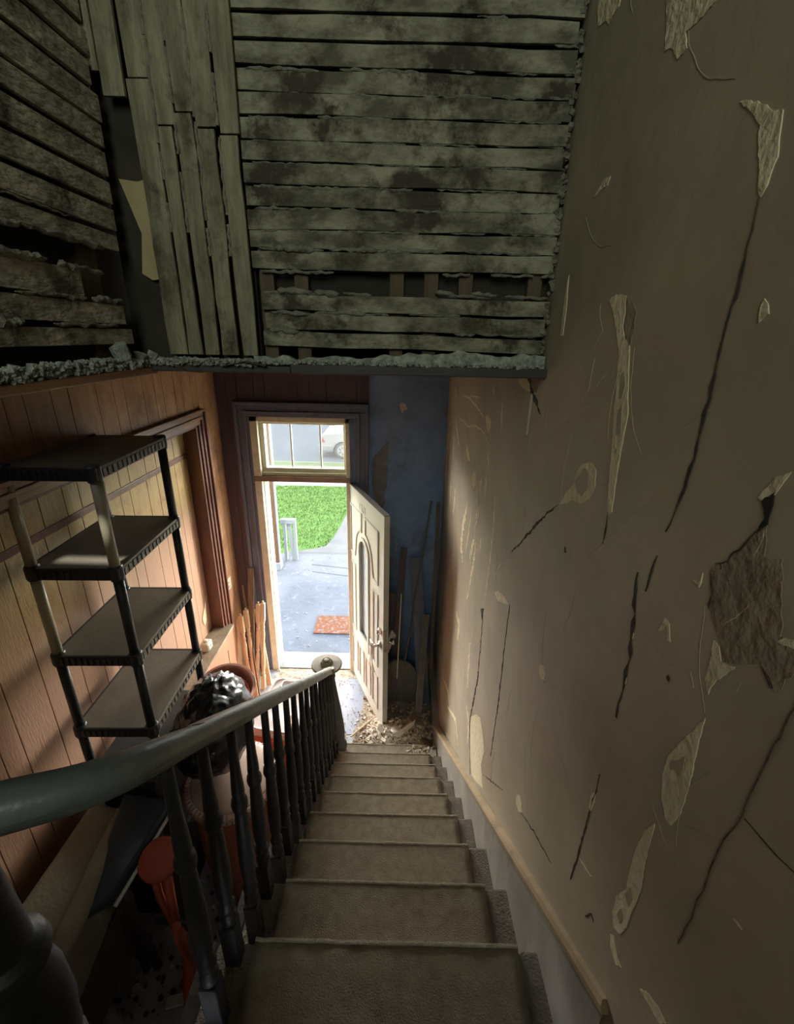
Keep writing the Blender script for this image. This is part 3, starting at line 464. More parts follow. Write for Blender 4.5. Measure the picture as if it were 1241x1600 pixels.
for a in (-.578, -.5355, -.4875, -.4365):
    z = 3.5 if a < -.5 else 3.45
    while z < 4.9:
        l = rm.uniform(.05, .2)
        P = [Vector((a + rm.uniform(-.002, .002), YB - .022, z + l * k / 10)) for k in range(11)]; mb.tube(P, lambda t: .0042, 6, up=(0, 1, 0)); z += l + rm.uniform(.0, .05)
mb.build('mortar_keys', 'mortar', bpy.data.objects['wall_corner_upright_laths'])
S('wall_corner_back', MB().box(-.74, -.39, YB + .02, YB + .045, 3.18, 5.0), 'void')
S('wall_corner_backing_board', MB().prismY([(-.700, 3.615), (-.655, 3.61), (-.618, 3.62), (-.618, 3.40), (-.655, 3.395), (-.68, 3.41), (-.665, 3.50)], YB + .002, YB + .012), mat('yellow_board', (.40, .33, .18), (.33, .26, .13), 9, .9))

# left upper lath wall
zl = [3.175, 3.236, 3.282, 3.335, 3.395, 3.445, 3.492, 3.547, 3.602, 3.658, 3.712, 3.771, 3.826, 3.88, 3.935, 3.99, 4.045, 4.1, 4.155, 4.21, 4.265, 4.32, 4.375, 4.43, 4.485, 4.54, 4.595, 4.65, 4.705, 4.76, 4.815, 4.87, 4.92]
S('wall_left_upper', MB().box(-.79, -.745, -1.6, YB + .04, 3.165, 5.0), 'void')
S('wall_left_upper_post', MB().box(-.745, -.722, 1.13, 1.20, 3.20, 4.95).box(-.745, -.722, .75, .82, 3.20, 4.95).box(-.745, -.722, .30, .37, 3.20, 4.95), 'stud')
mb = MB(); ends = {0: 1.26, 1: 1.265, 2: 1.24, 3: 1.10, 4: 1.235, 5: 1.27, 6: 1.275, 7: 1.28}
for i in range(1, len(zl) - 1):
    if i == 4: continue
    z0, z1 = zl[i], zl[i + 1]; g = .011 if i > 4 else .009
    w_ = z1 - z0 - g
    if i == 3: z0 += .002
    rough_lath(mb, (-.708, -1.58, (z0 + z1) / 2), (-.708, ends.get(i, 1.285 + rl.uniform(-.01, .01)), (z0 + z1) / 2 + rl.uniform(-.002, .002)), w_, .011, rl, (1, 0, 0))
S('wall_left_upper_laths', mb, 'lathg', bevel=.001)
mb = MB()
for z, y0, y1, r in ((3.398, .85, 1.0, .011), (3.396, 1.03, 1.18, .008), (3.447, .8, .95, .008), (3.450, .95, 1.2, .010), (3.335, .9, 1.1, .006), (3.338, 1.12, 1.24, .010), (3.283, .98, 1.2, .006), (3.282, .84, .90, .010), (3.400, .6, .84, .012), (3.45, .5, .8, .006), (3.492, .9, 1.1, .003)):
    P = [Vector((-.700, y0 + (y1 - y0) * t / 12, z + rm.uniform(-1, 1) * .003)) for t in range(13)]
    rr = [r * rm.uniform(.5, 1.2) for _ in P]; rr[0] *= .3; rr[-1] *= .3
    mb.sweep(P, lambda i, t: [(rr[i] * math.cos(a * 1.047), rr[i] * .8 * math.sin(a * 1.047)) for a in range(6)])
mb.build('mortar_lumps', 'mortar', bpy.data.objects['wall_left_upper_laths'])
# ledge under it, heaped with rubble
S('trim_10', MB().box(-.74, -.672, -1.6, 1.30, 3.163, 3.182), 'trimbrown', bevel=.003)
S('trim_11', MB().box(-.74, -.30, 1.27, 1.36, 3.172, 3.19), 'beam', bevel=.003)
mb = MB(); rb = random.Random(21)
for i in range(3000):
    y = rb.uniform(.4, 1.29); mb.chunk((-.69 + rb.uniform(-.020, .020), y, 3.184 + rb.uniform(0, .024) * (1 if y < 1.15 else .7)), .0018 + .007 * rb.random() ** 2.5, .5, rb)
for i in range(1300):
    x = rb.uniform(-.70, -.38); mb.chunk((x, 1.275 + rb.uniform(-.02, .02), 3.191 + rb.uniform(0, .014)), .0018 + .006 * rb.random() ** 2.5, .5, rb)
tag(mb.build('plaster_rubble', 'mortargreen'), 'crumbled grey-green plaster rubble heaped along the ledge under the left laths', 'rubble', kind='stuff')
for c, r in (((-.685, 1.17, 3.222), .026), ((-.680, 1.235, 3.208), .016), ((-.66, 1.262, 3.212), .014)):
    o = MB().chunk((0, 0, 0), r, .7, rb).build('plaster_lump', 'mortargreen', bevel=.001); o.location = c
    tag(o, {.026: 'largest pale plaster lump standing on the rubble ledge at upper left', .016: 'small plaster lump on the rubble ledge just right of the largest lump', .014: 'rightmost small plaster lump on the ledge below the dark corner gap'}[r], 'plaster lump', 'plaster lumps on the ledge')
for pts, lb in (([(-.47, 1.262, 3.190), (-.41, 1.25, 3.203), (-.36, 1.255, 3.192)], 'curled dark wallpaper strip hanging from ledge at foot of upright laths'),
                ([(-.60, 1.262, 3.192), (-.575, 1.25, 3.176), (-.53, 1.26, 3.172)], 'torn brown wallpaper scrap drooping below the ledge above the left casing')):
    mb = MB(); mb.sweep(pts, lambda i, t: [(-.012, -.0008), (.012, -.0008), (.012, .0008), (-.012, .0008)]); tag(mb.build('wallpaper_scrap', 'stud'), lb, 'wallpaper scrap')

# ------------------------------------------------------------------ stairs
st = thing('staircase', 'straight wooden staircase with dusty brown carpet going down to the front door', 'staircase', (0, 1.5, 0))
RUN = .25; RISE = .1945; Z0 = 1.813
def sx_l(y): return -.365 - .028 * (y - .69)
def sx_r(y): return .388 - .026 * (y - .69)
rc = random.Random(2)
for k in range(0, 9):
    y1 = .6905 + RUN * k; z = Z0 - RISE * k; y0 = y1 - RUN; xl = -.44; xr = sx_r(y1)
    MB().hexa([(xl, y0 - .0, z - .03), (xr, y0, z - .03), (xr, y1, z - .03), (xl, y1, z - .03), (xl, y0, z - .006), (xr, y0, z - .006), (xr, y1, z - .006), (xl, y1, z - .006)]).build('tread', 'carpetside', st, bevel=.008)
    MB().box(xl, xr, y1 - .045, y1 - .020, max(-.0, z - RISE - .02), z - .02).build('riser', 'carpetside', st)
    cl = sx_l(y1) + .012 * math.sin(k * 1.7) + .02; cr = xr - .078 + .004 * math.cos(k * 2.1)
    if k == 0: cr = xr - .062
    # runner: a grid that dips over the nosing
    mb = MB(); nx, prof = 26, [(y0 - .016, 0), (y0 + .06, 0), (y0 + .13, .0005), (y1 - .03, 0), (y1 - .006, .0005), (y1 + .004, -.006), (y1 + .006, -.022), (y1 - .006, -.038), (y1 - .014, -.10), (y1 - .014, -RISE + .004)]
    for j, (yy, dz) in enumerate(prof):
        for i in range(nx + 1):
            x = cl + (cr - cl) * i / nx; e = noise.noise(Vector((x * 30, k * 3.1, j * .7))) * .0016
            mb.v.append((x, yy + (e if j > 3 else 0), z + .004 + dz + (e if j < 6 else 0)))
    for j in range(len(prof) - 1):
        for i in range(nx): a = j * (nx + 1) + i; mb.f.append((a, a + 1, a + nx + 2, a + nx + 1))
    o = mb.build('carpet_runner', 'carpet', st, smooth=True); q = o.modifiers.new('solid', 'SOLIDIFY'); q.thickness = .006; q.offset = -1
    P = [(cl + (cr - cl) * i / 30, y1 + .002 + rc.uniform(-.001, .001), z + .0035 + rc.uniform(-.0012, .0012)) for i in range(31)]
    MB().tube(P, lambda t: .0048, 6).build('nosing_highlight', 'nosing', st)  # edge highlight painted as a paler strip along the nosing
# outer string and panel under the stairs
n_ = 9; pts = [(.44, 2.0)]
for k in range(9): pts += [(.44 + RUN * k, Z0 - RISE * k - .008), (.69 + RUN * k, Z0 - RISE * k - .008)]
pts += [(2.69, 0), (.44, 0)]
MB().prismX([(p_[0], p_[1]) for p_ in pts], -.475, -.445).build('outer_string', 'wooddk', st)
# wall string with tan cap: wedge closing the stair against the right wall
def skirt_face(y): return sx_r(y) - .0
mb = MB(); q = []
ya, yb_ = .44, 2.90; zs = lambda y: 1.315 + .79 * (1.549 - y)
A = [(XW, ya, zs(ya) - .5), (XW, yb_, 0), (XW, yb_, zs(yb_)), (XW, ya, zs(ya))]
fa, fb = min(XW - .003, skirt_face(ya)), skirt_face(yb_)
mb.add([(XW - .001, ya, zs(ya) - .6), (XW - .001, yb_, -.02), (XW - .001, yb_, zs(yb_)), (XW - .001, ya, zs(ya)), (fa, ya, zs(ya) - .6), (fb, yb_, -.02), (fb, yb_, zs(yb_)), (fa, ya, zs(ya))],
       [(0, 1, 2, 3), (7, 6, 5, 4), (0, 4, 5, 1), (1, 5, 6, 2), (2, 6, 7, 3), (3, 7, 4, 0)])
mb.box(skirt_face(2.9), XW - .001, 2.895, D - .02, 0, .20)
mb.build('wall_string', 'skirt', st)
mb = MB(); mb.sweep([(fa - .002, ya, zs(ya) - .004), ((fa + fb) / 2 - .002, (ya + yb_) / 2, zs((ya + yb_) / 2) - .002), (fb - .002, yb_, zs(yb_) - .004)], lambda i, t: [(-.008, -.016), (.012 + .02 * t, -.016), (.012 + .02 * t, .006), (-.003, .006), (-.008, -.004)])
mb.build('string_cap', 'cap', st)

# ------------------------------------------------------------------ railing
rl_ = thing('stair_railing', 'dark painted stair railing with turned balusters and a round-topped newel', 'railing', (-.42, 1.5, 0))
path = [(-1.05, .18, 2.735), (-.80, .255, 2.735), (-.62, .325, 2.73), (-.486, .387, 2.722), (-.43, .418, 2.712), (-.395, .455, 2.695), (-.377, .51, 2.662), (-.375, .60, 2.596), (-.378, .75, 2.483), (-.385, .95, 2.330), (-.395, 1.2, 2.138), (-.405, 1.5, 1.907), (-.418, 1.8, 1.675), (-.430, 2.1, 1.445), (-.443, 2.35, 1.253), (-.450, 2.48, 1.150), (-.455, 2.52, 1.122)]
def railz(y):
    for a, b in zip(path[:-1], path[1:]):
        if a[1] <= y <= b[1]: t = (y - a[1]) / (b[1] - a[1]); return a[0] + (b[0] - a[0]) * t, a[2] + (b[2] - a[2]) * t
    return path[-1][0], path[-1][2]
def catmull(P, n=5):
    P = [Vector(p_) for p_ in P]; out = []
    for i in range(len(P) - 1):
        p0, p1, p2, p3 = P[max(0, i - 1)], P[i], P[i + 1], P[min(len(P) - 1, i + 2)]
        for k in range(n):
            t = k / n; out.append(.5 * ((2 * p1) + (-p0 + p2) * t + (2 * p0 - 5 * p1 + 4 * p2 - p3) * t * t + (-p0 + 3 * p1 - 3 * p2 + p3) * t ** 3))
    return out + [P[-1]]
RS = [(-.5, -.05), (-.46, .28), (-.30, .47), (0, .54), (.30, .47), (.46, .28), (.5, -.05), (.42, -.22), (.36, -.30), (.36, -.52), (-.36, -.52), (-.36, -.30), (-.42, -.22)]
cp = catmull(path); 
MB().sweep(cp, lambda i, t: [((.046 + .020 * max(0, 1 - t / .45)) * a, (.040 + .018 * max(0, 1 - t / .45)) * c) for a, c in RS]).build('handrail', 'rail', rl_, smooth=True)
hr = bpy.data.objects['handrail']
mb = MB(); mb.sweep([(-.392, .60, 2.6205), (-.382, .625, 2.603), (-.370, .65, 2.584), (-.362, .72, 2.525), (-.3605, .80, 2.460)], lambda i, t: [(-.0012, -.001), (.0012, -.001), (.0012, .0012), (-.0012, .0012)])
sub(hr, 'split_line', mb, 'dark')
def bal_profile(h):
    # (radius, height fraction) above the square block
    return [(0.0174, .205), (0.0196, .215), (0.0204, .235), (0.0144, .250), (0.0144, .262), (0.0196, .275), (0.0204, .290), (0.0148, .305), (0.0152, .32), (0.0187, .36), (0.0200, .42), (0.0193, .50), (0.0174, .58), (0.0155, .64), (0.0148, .655), (0.0196, .668), (0.0209, .682), (0.0196, .70), (0.0144, .712), (0.0161, .73), (0.0152, .76), (0.0126, .82), (0.0113, .90), (0.0109, 1.0)]
for k in range(9):
    for dy in (.145, .030):
        y = .6905 + RUN * k - dy; z = Z0 - RISE * k; xr_, zr = railz(y); x = -.388 - .026 * (y - .66); h = zr - .014 - z
        if k == 8 and dy == .03: continue
        mb = MB(); mb.box(x - .019, x + .019, y - .019, y + .019, z - .008, z + .20 * h)
        ax = Vector((xr_ - x, 0, h)); mb.lathe([(r, f * ax.length) for r, f in bal_profile(h)], (x, y, z), ax, 14)
        o = mb.build('baluster', 'bal', rl_, bevel=.002, seg=1)
        for p_ in o.data.polygons:
            if len(p_.vertices) == 4 and p_.index > 5: p_.use_smooth = True
# stout turned post at the turn of the rail
x, y, z = -.572, .375, 1.935
MB().box(x - .055, x + .055, y - .055, y + .055, z - .4, z + .16).lathe([(.055, .16), (.058, .19), (.045, .21), (.057, .235), (.057, .26), (.062, .31), (.060, .38), (.052, .42), (.045, .435), (.056, .448), (.058, .462), (.054, .478), (.040, .488), (.038, .53), (.033, .62), (.030, .795)], (x, y, z), (0, .02, 1), 24).build('turned_post', 'bal', rl_, smooth=False, bevel=.002)
for p_ in bpy.data.objects['turned_post'].data.polygons:
    if p_.index > 5: p_.use_smooth = True
# newel
nb = Vector((-.415, 2.655, .02)); nt_ = Vector((-.487, 2.60, 1.108)); ax = nt_ - nb; L = ax.length
nw = MB().lathe([(.070, 0), (.070, .20), (.073, .22), (.056, .24), (.068, .27), (.068, .30), (.050, .33), (.060, .36), (.065, .42), (.064, .52), (.059, .64), (.052, .76), (.046, .86), (.044, .93), (.040, .965), (.050, .975), (.050, .99), (.042, L)], nb, ax, 20).build('newel_post', 'newel', rl_, smooth=True, bevel=0)
MB().lathe([(.050, -.035), (.088, -.022), (.106, -.010), (.108, -.002), (.102, .003), (.060, .006), (.044, .009), (.038, .028), (.030, .033), (.026, .026), (.020, .024), (.018, .036), (.012, .038)], nt_, (.0, .0, 1), 36).build('newel_cap', 'cap2', rl_)
MB().sweep([(-.450, 2.45, 1.178), (-.458, 2.52, 1.128), (-.475, 2.56, 1.108)], lambda i, t: [(-.040, -.010), (.040, -.010), (.036, .010), (-.036, .010)]).build('rail_end_plate', 'cap2', rl_, bevel=.004)

# ------------------------------------------------------------------ front door leaf (hinged right, swung in)
ang = R(66.23); hx, hy = -.4548, D
dr = thing('front_door', 'open cream front door with a narrow arched glass light and raised panels', 'door', (hx, hy, 0))
du = Vector((math.cos(ang), -math.sin(ang), 0)); dn = Vector((-math.sin(ang), -math.cos(ang), 0))   # dn: towards the stair side face seen
def dp(u, z, t=0): return Vector((hx, hy, 0)) + du * u + dn * t + Vector((0, 0, z))
def dbox(mb, u0, u1, z0, z1, t0, t1):
    return mb.hexa([dp(u0, z0, t0), dp(u1, z0, t0), dp(u1, z0, t1), dp(u0, z0, t1), dp(u0, z1, t0), dp(u1, z1, t0), dp(u1, z1, t1), dp(u0, z1, t1)])
gu0, gu1, gz0, gz1 = .275, .515, .665, 1.66; gc = (gu0 + gu1) / 2; gr = (gu1 - gu0) / 2
mb = MB(); T = .045
dbox(mb, 0, gu0, .012, 2.045, -T, 0); dbox(mb, gu1, .86, .012, 2.045, -T, 0); dbox(mb, gu0, gu1, .012, gz0, -T, 0)
n = 14; arc = [(gc - gr * math.cos(math.pi * i / n), gz1 - gr + gr * math.sin(math.pi * i / n)) for i in range(n + 1)]
for (a, b) in zip(arc[:-1], arc[1:]):
    mb.hexa([dp(a[0], a[1], -T), dp(b[0], b[1], -T), dp(b[0], b[1], 0), dp(a[0], a[1], 0), dp(a[0], 2.045, -T), dp(b[0], 2.045, -T), dp(b[0], 2.045, 0), dp(a[0], 2.045, 0)])
mb.build('door_slab', 'door', dr)
gp = [(gu0, gz0)] + arc + [(gu1, gz0)]
mb = MB(); n = len(gp); mb.add([dp(u, z, -.020) for u, z in gp] + [dp(u, z, -.026) for u, z in gp], [tuple(range(n)), tuple(range(2 * n - 1, n - 1, -1))] + [(i, n + i, n + (i + 1) % n, (i + 1) % n) for i in range(n)])
gl = mb.build('glass_light', 'frost', dr)
def ring(pts, w_, t0, t1, mt, name, par):
    mb = MB(); P = pts; n = len(P)
    inner = []; outer = []
    for i in range(n):
        a, b, c = Vector(P[i - 1]), Vector(P[i]), Vector(P[(i + 1) % n]); d1 = (b - a).normalized(); d2 = (c - b).normalized(); nrm = Vector((-(d1 + d2).y, (d1 + d2).x)).normalized(); k = w_ / 2 / max(.4, nrm.dot(Vector((-d1.y, d1.x))))
        inner.append(b + nrm * k); outer.append(b - nrm * k)
    for i in range(n):
        j = (i + 1) % n
        q = [outer[i], outer[j], inner[j], inner[i]]; mb.hexa([dp(v.x, v.y, t0) for v in q] + [dp(v.x, v.y, t1) for v in q])
    return mb.build(name, mt, par)
ring(gp, .035, -.002, .012, 'door', 'glass_moulding', dr)
ag = lambda r, a0, a1, k=8: [(gc + r * math.cos(R(a0 + (a1 - a0) * i / k)), gz1 - gr + r * math.sin(R(a0 + (a1 - a0) * i / k))) for i in range(k + 1)]
panels = [
    [(.06, 1.875), (.345, 1.875), (.345, gz1 - gr + .185 * math.sin(R(105)))] + ag(.20, 112, 178) + [(.165, 1.42), (.06, 1.42)],
    [(.80 - .06, 1.875), (.445, 1.875), (.445, gz1 - gr + .185 * math.sin(R(75)))] + ag(.20, 68, 2) + [(.635, 1.42), (.74, 1.42)],
    [(.06, 1.32), (.165, 1.32), (.165, .62), (.06, .62)], [(.635, 1.32), (.74, 1.32), (.74, .62), (.635, .62)],
    [(.06, .50), (.20, .50), (.20, .16), (.06, .16)], [(.26, .50), (.38, .50), (.38, .16), (.26, .16)], [(.44, .50), (.56, .50), (.56, .16), (.44, .16)], [(.62, .50), (.74, .50), (.74, .16), (.62, .16)]]
for pg in panels:
    ring(pg, .018, -.001, .007, 'door', 'panel_moulding', dr)
    ring(pg, .005, .006, .0078, 'groove', 'panel_groove', dr)
dbox(MB(), 0, .86, 2.045, 2.052, -T, 0).build('top_weatherstrip', 'plankgrey', dr)
dbox(MB(), .8585, .8615, .85, 1.06, -.034, -.010).build('latch_plate', 'chrome', dr)
lv = MB(); lv.lathe([(.032, 0), (.032, .010), (.014, .014), (.011, .045), (.014, .052)], dp(.80, .885, 0), dn, 16)
lv.tube([dp(.80, .885, .046), dp(.77, .886, .052), (dp(.72, .882, .052)), dp(.69, .876, .048)], .0095, 10)
lv.build('lever_handle', 'chrome', dr, smooth=True)
db = MB().lathe([(.031, 0), (.031, .012), (.022, .018), (.018, .022)], dp(.80, 1.02, 0), dn, 16); dbox(db, .795, .805, 1.005, 1.035, .02, .035); db.build('deadbolt', 'chrome', dr)
MB().lathe([(.030, 0), (.012, .012), (.012, .045), (.028, .055), (.030, .07), (.02, .082)], dp(.80, .885, -T), -dn, 16).build('outer_knob', 'chrome', dr, smooth=True)
# house number, shallow digits
SEG = {'1': [((.5, 1), (.5, 0)), ((.3, .85), (.5, 1))], '3': [((.1, 1), (.9, 1)), ((.9, 1), (.45, .55)), ((.45, .55), (.9, .35)), ((.9, .35), (.7, 0)), ((.7, 0), (.1, .05))], '6': [((.8, 1), (.3, .6)), ((.3, .6), (.15, .2)), ((.15, .2), (.45, 0)), ((.45, 0), (.85, .2)), ((.85, .2), (.6, .5)), ((.6, .5), (.2, .35))]}
mb = MB()
for ci, ch in enumerate('1361'):
    for a, b in SEG[ch]:
        f = lambda q: dp(.285 + ci * .046 + q[0] * .034, 1.900 + q[1] * .062, .0015)
        mb.bar(f(a), f(b), .006, .003, up=dn)
mb.build('house_number', 'number', dr)
# cloth hanging from the lever
mb = MB()
for j in range(9):
    z = .885 - j * .03; wv = .012 + .006 * j
    for i in range(7):
        t = i / 6 - .5; mb.v.append(tuple(dp(.755 + t * (.035 + .014 * j) + .01 * math.sin(j * .8), z, -0 + .066 + .010 * math.sin(i * 2.1 + j * .5))))
for j in range(8):
    for i in range(6): a = j * 7 + i; mb.f.append((a, a + 1, a + 8, a + 7))
o = mb.build('hanging_cloth', 'cloth', smooth=True); q = o.modifiers.new('s', 'SOLIDIFY'); q.thickness = .003
tag(o, 'white cloth rag hanging from the lever handle of the open door', 'cloth')

# ------------------------------------------------------------------ light switch, box on the ledge
sw = thing('wall_switch_plate', 'ivory wall plate on the panelling between the casing and the corner', 'switch plate', (XL, 3.61, 1.13))
MB().box(XL - .001, XL + .006, 3.555, 3.665, 1.075, 1.19).build('plate', 'ivory', sw, bevel=.003)
for zz in (1.112, 1.152): MB().box(XL + .006, XL + .009, 3.595, 3.625, zz - .010, zz + .010).build('socket', 'door', sw, bevel=.002)
tm = thing('small_plastic_device', 'small ivory plastic box with a square screen lying on the tan ledge', 'device', (-1.55, 3.1, .825))
MB().box(-1.60, -1.53, 3.04, 3.13, .826, .90).build('case', 'ivory', tm, bevel=.012)
MB().box(-1.532, -1.527, 3.055, 3.115, .838, .885).build('screen_frame', 'coolerwhite', tm)
MB().box(-1.528, -1.5262, 3.067, 3.103, .847, .876).build('screen', 'cap2', tm)
MB().lathe([(.018, 0), (.018, .012), (.010, .016)], (-1.565, 3.085, .899), n=12).build('knob', 'ivory', tm, smooth=True)
mb = MB().prismX([(3.23, 1.02), (3.30, 1.10), (3.34, 1.16), (3.37, 1.17), (3.33, 1.08), (3.30, .98), (3.27, .93), (3.24, .96)], -1.638, -1.634)
tag(mb.build('splintered_panel_edge', 'spindle'), 'splintered pale wood tear in the recess panelling behind the shelf post', 'splinter')

# ------------------------------------------------------------------ leaning spindles and boards by the left jamb
def spindle(a, b, label, mt='spindle'):
    a = Vector(a); b = Vector(b); d = b - a; L = d.length; rt = thing('turned_spindle', label, 'spindle', a, 'raw spindles leaning by the door'); k = L / .85
    mb = MB(); s_ = .019
    mb.bar(a, a + d * .16, .038, .038); mb.bar(a + d * .80, b, .038, .038)
    prof = [(.017, .16), (.013, .17), (.019, .19), (.013, .21), (.018, .24), (.021, .32), (.019, .40), (.013, .46), (.018, .475), (.013, .49), (.016, .56), (.020, .64), (.014, .70), (.019, .72), (.013, .75), (.018, .78), (.017, .80)]
    mb.lathe([(r, h * L) for r, h in prof], a, d, 12); mb.build('shaft', mt, rt)
    MB().lathe([(.009, 0), (.009, .022)], b, d, 10).build('dowel_end', mt, rt)
spindle((-1.375, 3.43, .01), (-1.46, 3.60, .80), 'leftmost pale turned spindle leaning beside the salmon panel')
spindle((-1.335, 3.45, .01), (-1.428, 3.655, .83), 'second pale turned spindle from the left, behind the salmon tub')
spindle((-1.352, 3.52, .01), (-1.318, 3.70, .87), 'upright turned spindle left of the rightmost spindle by the jamb')
spindle((-1.298, 3.54, .01), (-1.280, 3.72, .87), 'rightmost turned spindle against the dark door casing')
def plank(name, a, b, w_, t_, mt, label, cat='board', up=(0, 1, 0), group=None):
    return tag(MB().bar(a, b, w_, t_, up).build(name, mt, bevel=.0015, seg=1), label, cat, group)
plank('lath_strip', (-1.29, 3.40, .02), (-1.475, 3.77, 1.03), .018, .008, 'plank', 'thin grey lath crossing in front of the leaning spindles')
plank('leaning_board', (-1.43, 3.60, .01), (-1.385, 3.79, 1.21), .055, .014, 'plank', 'tall brown board leaning in the corner left of the door casing')
plank('leaning_board', (-1.25, 3.58, .01), (-1.375, 3.80, .75), .05, .012, 'spindle', 'short pale board behind the rightmost spindle by the door casing')

# ------------------------------------------------------------------ things behind the open door
plank('leaning_pole', (.03, 3.42, .03), (.285, 3.815, 1.91), .016, .016, 'plankgrey', 'long thin pale pole leaning to the right wall behind the door', 'pole')
plank('leaning_board', (.335, 3.50, .02), (.345, 3.80, 1.90), .030, .02, 'plank', 'tall narrow reddish board upright in the corner behind the door')
plank('leaning_board', (.20, 3.10, .02), (.262, 3.52, .92), .062, .02, 'plankgrey', 'short wide grey board standing in the rubble behind the door')
plank('leaning_board', (.27, 3.38, .02), (.16, 3.80, 1.35), .11, .02, 'trimdark', 'broad dark board leaning deep in the corner behind the door')
plank('leaning_board', (-.03, 3.52, .02), (.05, 3.80, 1.45), .06, .02, 'panelD', 'dark reddish board between the pole and the rounded boards')
plank('leaning_rod', (.012, 3.30, .38), (.035, 3.60, 1.08), .010, .010, 'white', 'short thin pale rod leaning near the door edge above the lower rounded board', 'rod')
def roundboard(cx, z0, w_, h_, y, tilt, label):
    pts = [(cx - w_ / 2, z0), (cx + w_ / 2, z0)] + [(cx + w_ / 2 * math.cos(R(a)), z0 + h_ - w_ / 2 + w_ / 2 * math.sin(R(a))) for a in range(0, 181, 12)]
    mb = MB().prismY(pts, y, y + .02); mb.v = [(x, yy + (z - z0) * tilt, z) for x, yy, z in mb.v]
    return tag(mb.build('rounded_board', 'plankgrey', bevel=.002), label, 'rounded board', 'rounded boards behind the door')
roundboard(.03, .02, .34, .42, 3.40, .18, 'lower grey round-topped board standing on the floor behind the door')
roundboard(-.10, .36, .30, .66, 3.66, .12, 'upper round-topped grey board farther back behind the door edge')
mb = MB().prismX([(3.50, .70), (3.30, .50), (3.28, .62), (3.44, .80)], .0, .003); mb.v = [(x - .14 + (y - 3.28) * .6, y, z) for x, y, z in mb.v]
tag(mb.build('paper_sheet', 'cloth'), 'slanted pale sheet wedged behind the open door edge', 'sheet')
mb = MB(); rh = random.Random(4)
for i in range(60):
    a = Vector((.30 + rh.uniform(-.02, .02), 3.30 + rh.uniform(-.03, .03), .60)); mb.bar(a, a + Vector((rh.uniform(-.09, .04), rh.uniform(-.03, .03), rh.uniform(-.22, .10))), .0012, .0012)
tag(mb.build('frayed_fibre_tuft', 'plank'), 'frayed light fibre tuft hanging in the corner behind the door', 'fibre tuft', kind='stuff')

# ------------------------------------------------------------------ floor by the door: debris
def heap(x, y):
    h = .13 * math.exp(-((x - .16) ** 2 / .06 + (y - 3.0) ** 2 / .05)) + .05 * math.exp(-((x + .10) ** 2 / .05 + (y - 2.95) ** 2 / .03)) + .008
    if y < 2.70: h *= max(0, (y - 2.68) / .02)
    h *= min(1, max(0, (x + .36) / .18)); h *= min(1, max(0.1, (3.75 - y) / .35))
    return h
mb = MB(); nx, ny = 60, 80
for j in range(ny + 1):
    for i in range(nx + 1):
        x = -.36 + (.355 + .36) * i / nx; y = 2.69 + 1.12 * j / ny; mb.v.append((x, y, heap(x, y) + .012 * max(0, noise.noise(Vector((x * 22, y * 22, 0)))) * min(1, heap(x, y) * 30) + .001))
for j in range(ny):
    for i in range(nx): a = j * (nx + 1) + i; mb.f.append((a, a + 1, a + nx + 2, a + nx + 1))
tag(mb.build('debris_heap', 'dirt', smooth=True), 'dusty heap of plaster debris on the floor at the foot of the stairs', 'debris heap', kind='stuff')
mb = MB(); m2 = MB(); rd = random.Random(8)
for i in range(1500):
    x = rd.uniform(-.36, .345); y = 2.70 + abs(rd.gauss(0, .30)); 
    if y > 3.7: continue
    (mb if rd.random() < .62 else m2).chunk((x, y, heap(x, y) + .004), rd.uniform(.003, .010) + .012 * rd.random() ** 6, .5, rd)
for i in range(140):
    x = rd.uniform(.10, .33); y = rd.uniform(2.50, 2.68); mb.chunk((x, y, .257 + .008), rd.uniform(.003, .012), .5, rd)
tag(mb.build('plaster_crumbs', 'chunk'), 'pale plaster crumbs scattered over the heap and the lowest tread', 'plaster crumbs', kind='stuff')
tag(m2.build('brown_plaster_crumbs', 'chunkb'), 'brown plaster crumbs scattered over the heap by the door', 'plaster crumbs', kind='stuff')
big = [((-.07, 2.86, .06), 0.062, 'chunk', 'pale square plaster piece leaning on the heap left of the shard'), ((.02, 2.93, .08), 0.056, 'chunk', 'flat pale plaster piece in the middle of the debris heap'), ((-.03, 3.08, .05), 0.037, 'chunk', 'small bright plaster piece behind the others by the door bottom'),
       ((.27, 2.86, .10), 0.069, 'chunkb', 'large brown plaster slab lying near the right skirt'), ((-.17, 2.82, .03), 0.053, 'chunkb', 'dark plaster piece at the left front of the heap'), ((.30, 2.60, .275), 0.037, 'chunk', 'white plaster piece resting on the lowest tread at right'), ((.17, 3.05, .14), 0.050, 'chunkb', 'reddish brown plaster piece behind the long white shard'),
       ((-.12, 2.98, .03), 0.035, 'chunk', 'cream plaster piece between the door corner and the square piece')]
for c, r, mt, lb in big:
    o = MB().chunk((0, 0, 0), r, .22, rd).build('plaster_piece', mt, bevel=.001); c = (c[0], c[1], (heap(c[0], c[1]) if c[1] > 2.69 else .262) + .018); o.location = c; o.rotation_euler = (rd.uniform(-.4, .4), rd.uniform(-.4, .4), rd.random() * 6); tag(o, lb, 'plaster piece', 'large broken plaster pieces')
o = MB().prismZ([(-.09, -.03), (.13, .055), (.10, .01), (.02, -.03), (-.05, -.06)], 0, .006).build('plaster_shard', 'chunk'); o.location = (.07, 2.93, heap(.07, 2.93) + .03); o.rotation_euler = (.25, -.1, .25); tag(o, 'long pointed white plaster shard on top of the debris heap', 'plaster shard')
plank('wood_stick', (-.38, 2.98, .02), (-.13, 3.27, .018), .014, .012, 'spindle', 'thin wooden stick lying on the dusty floor before the open door', 'stick', (0, 0, 1))
plank('wood_stick', (-.16, 2.90, .03), (-.06, 3.02, .06), .012, .010, 'trimred', 'short reddish stick poking from the left side of the heap', 'stick', (0, 0, 1))
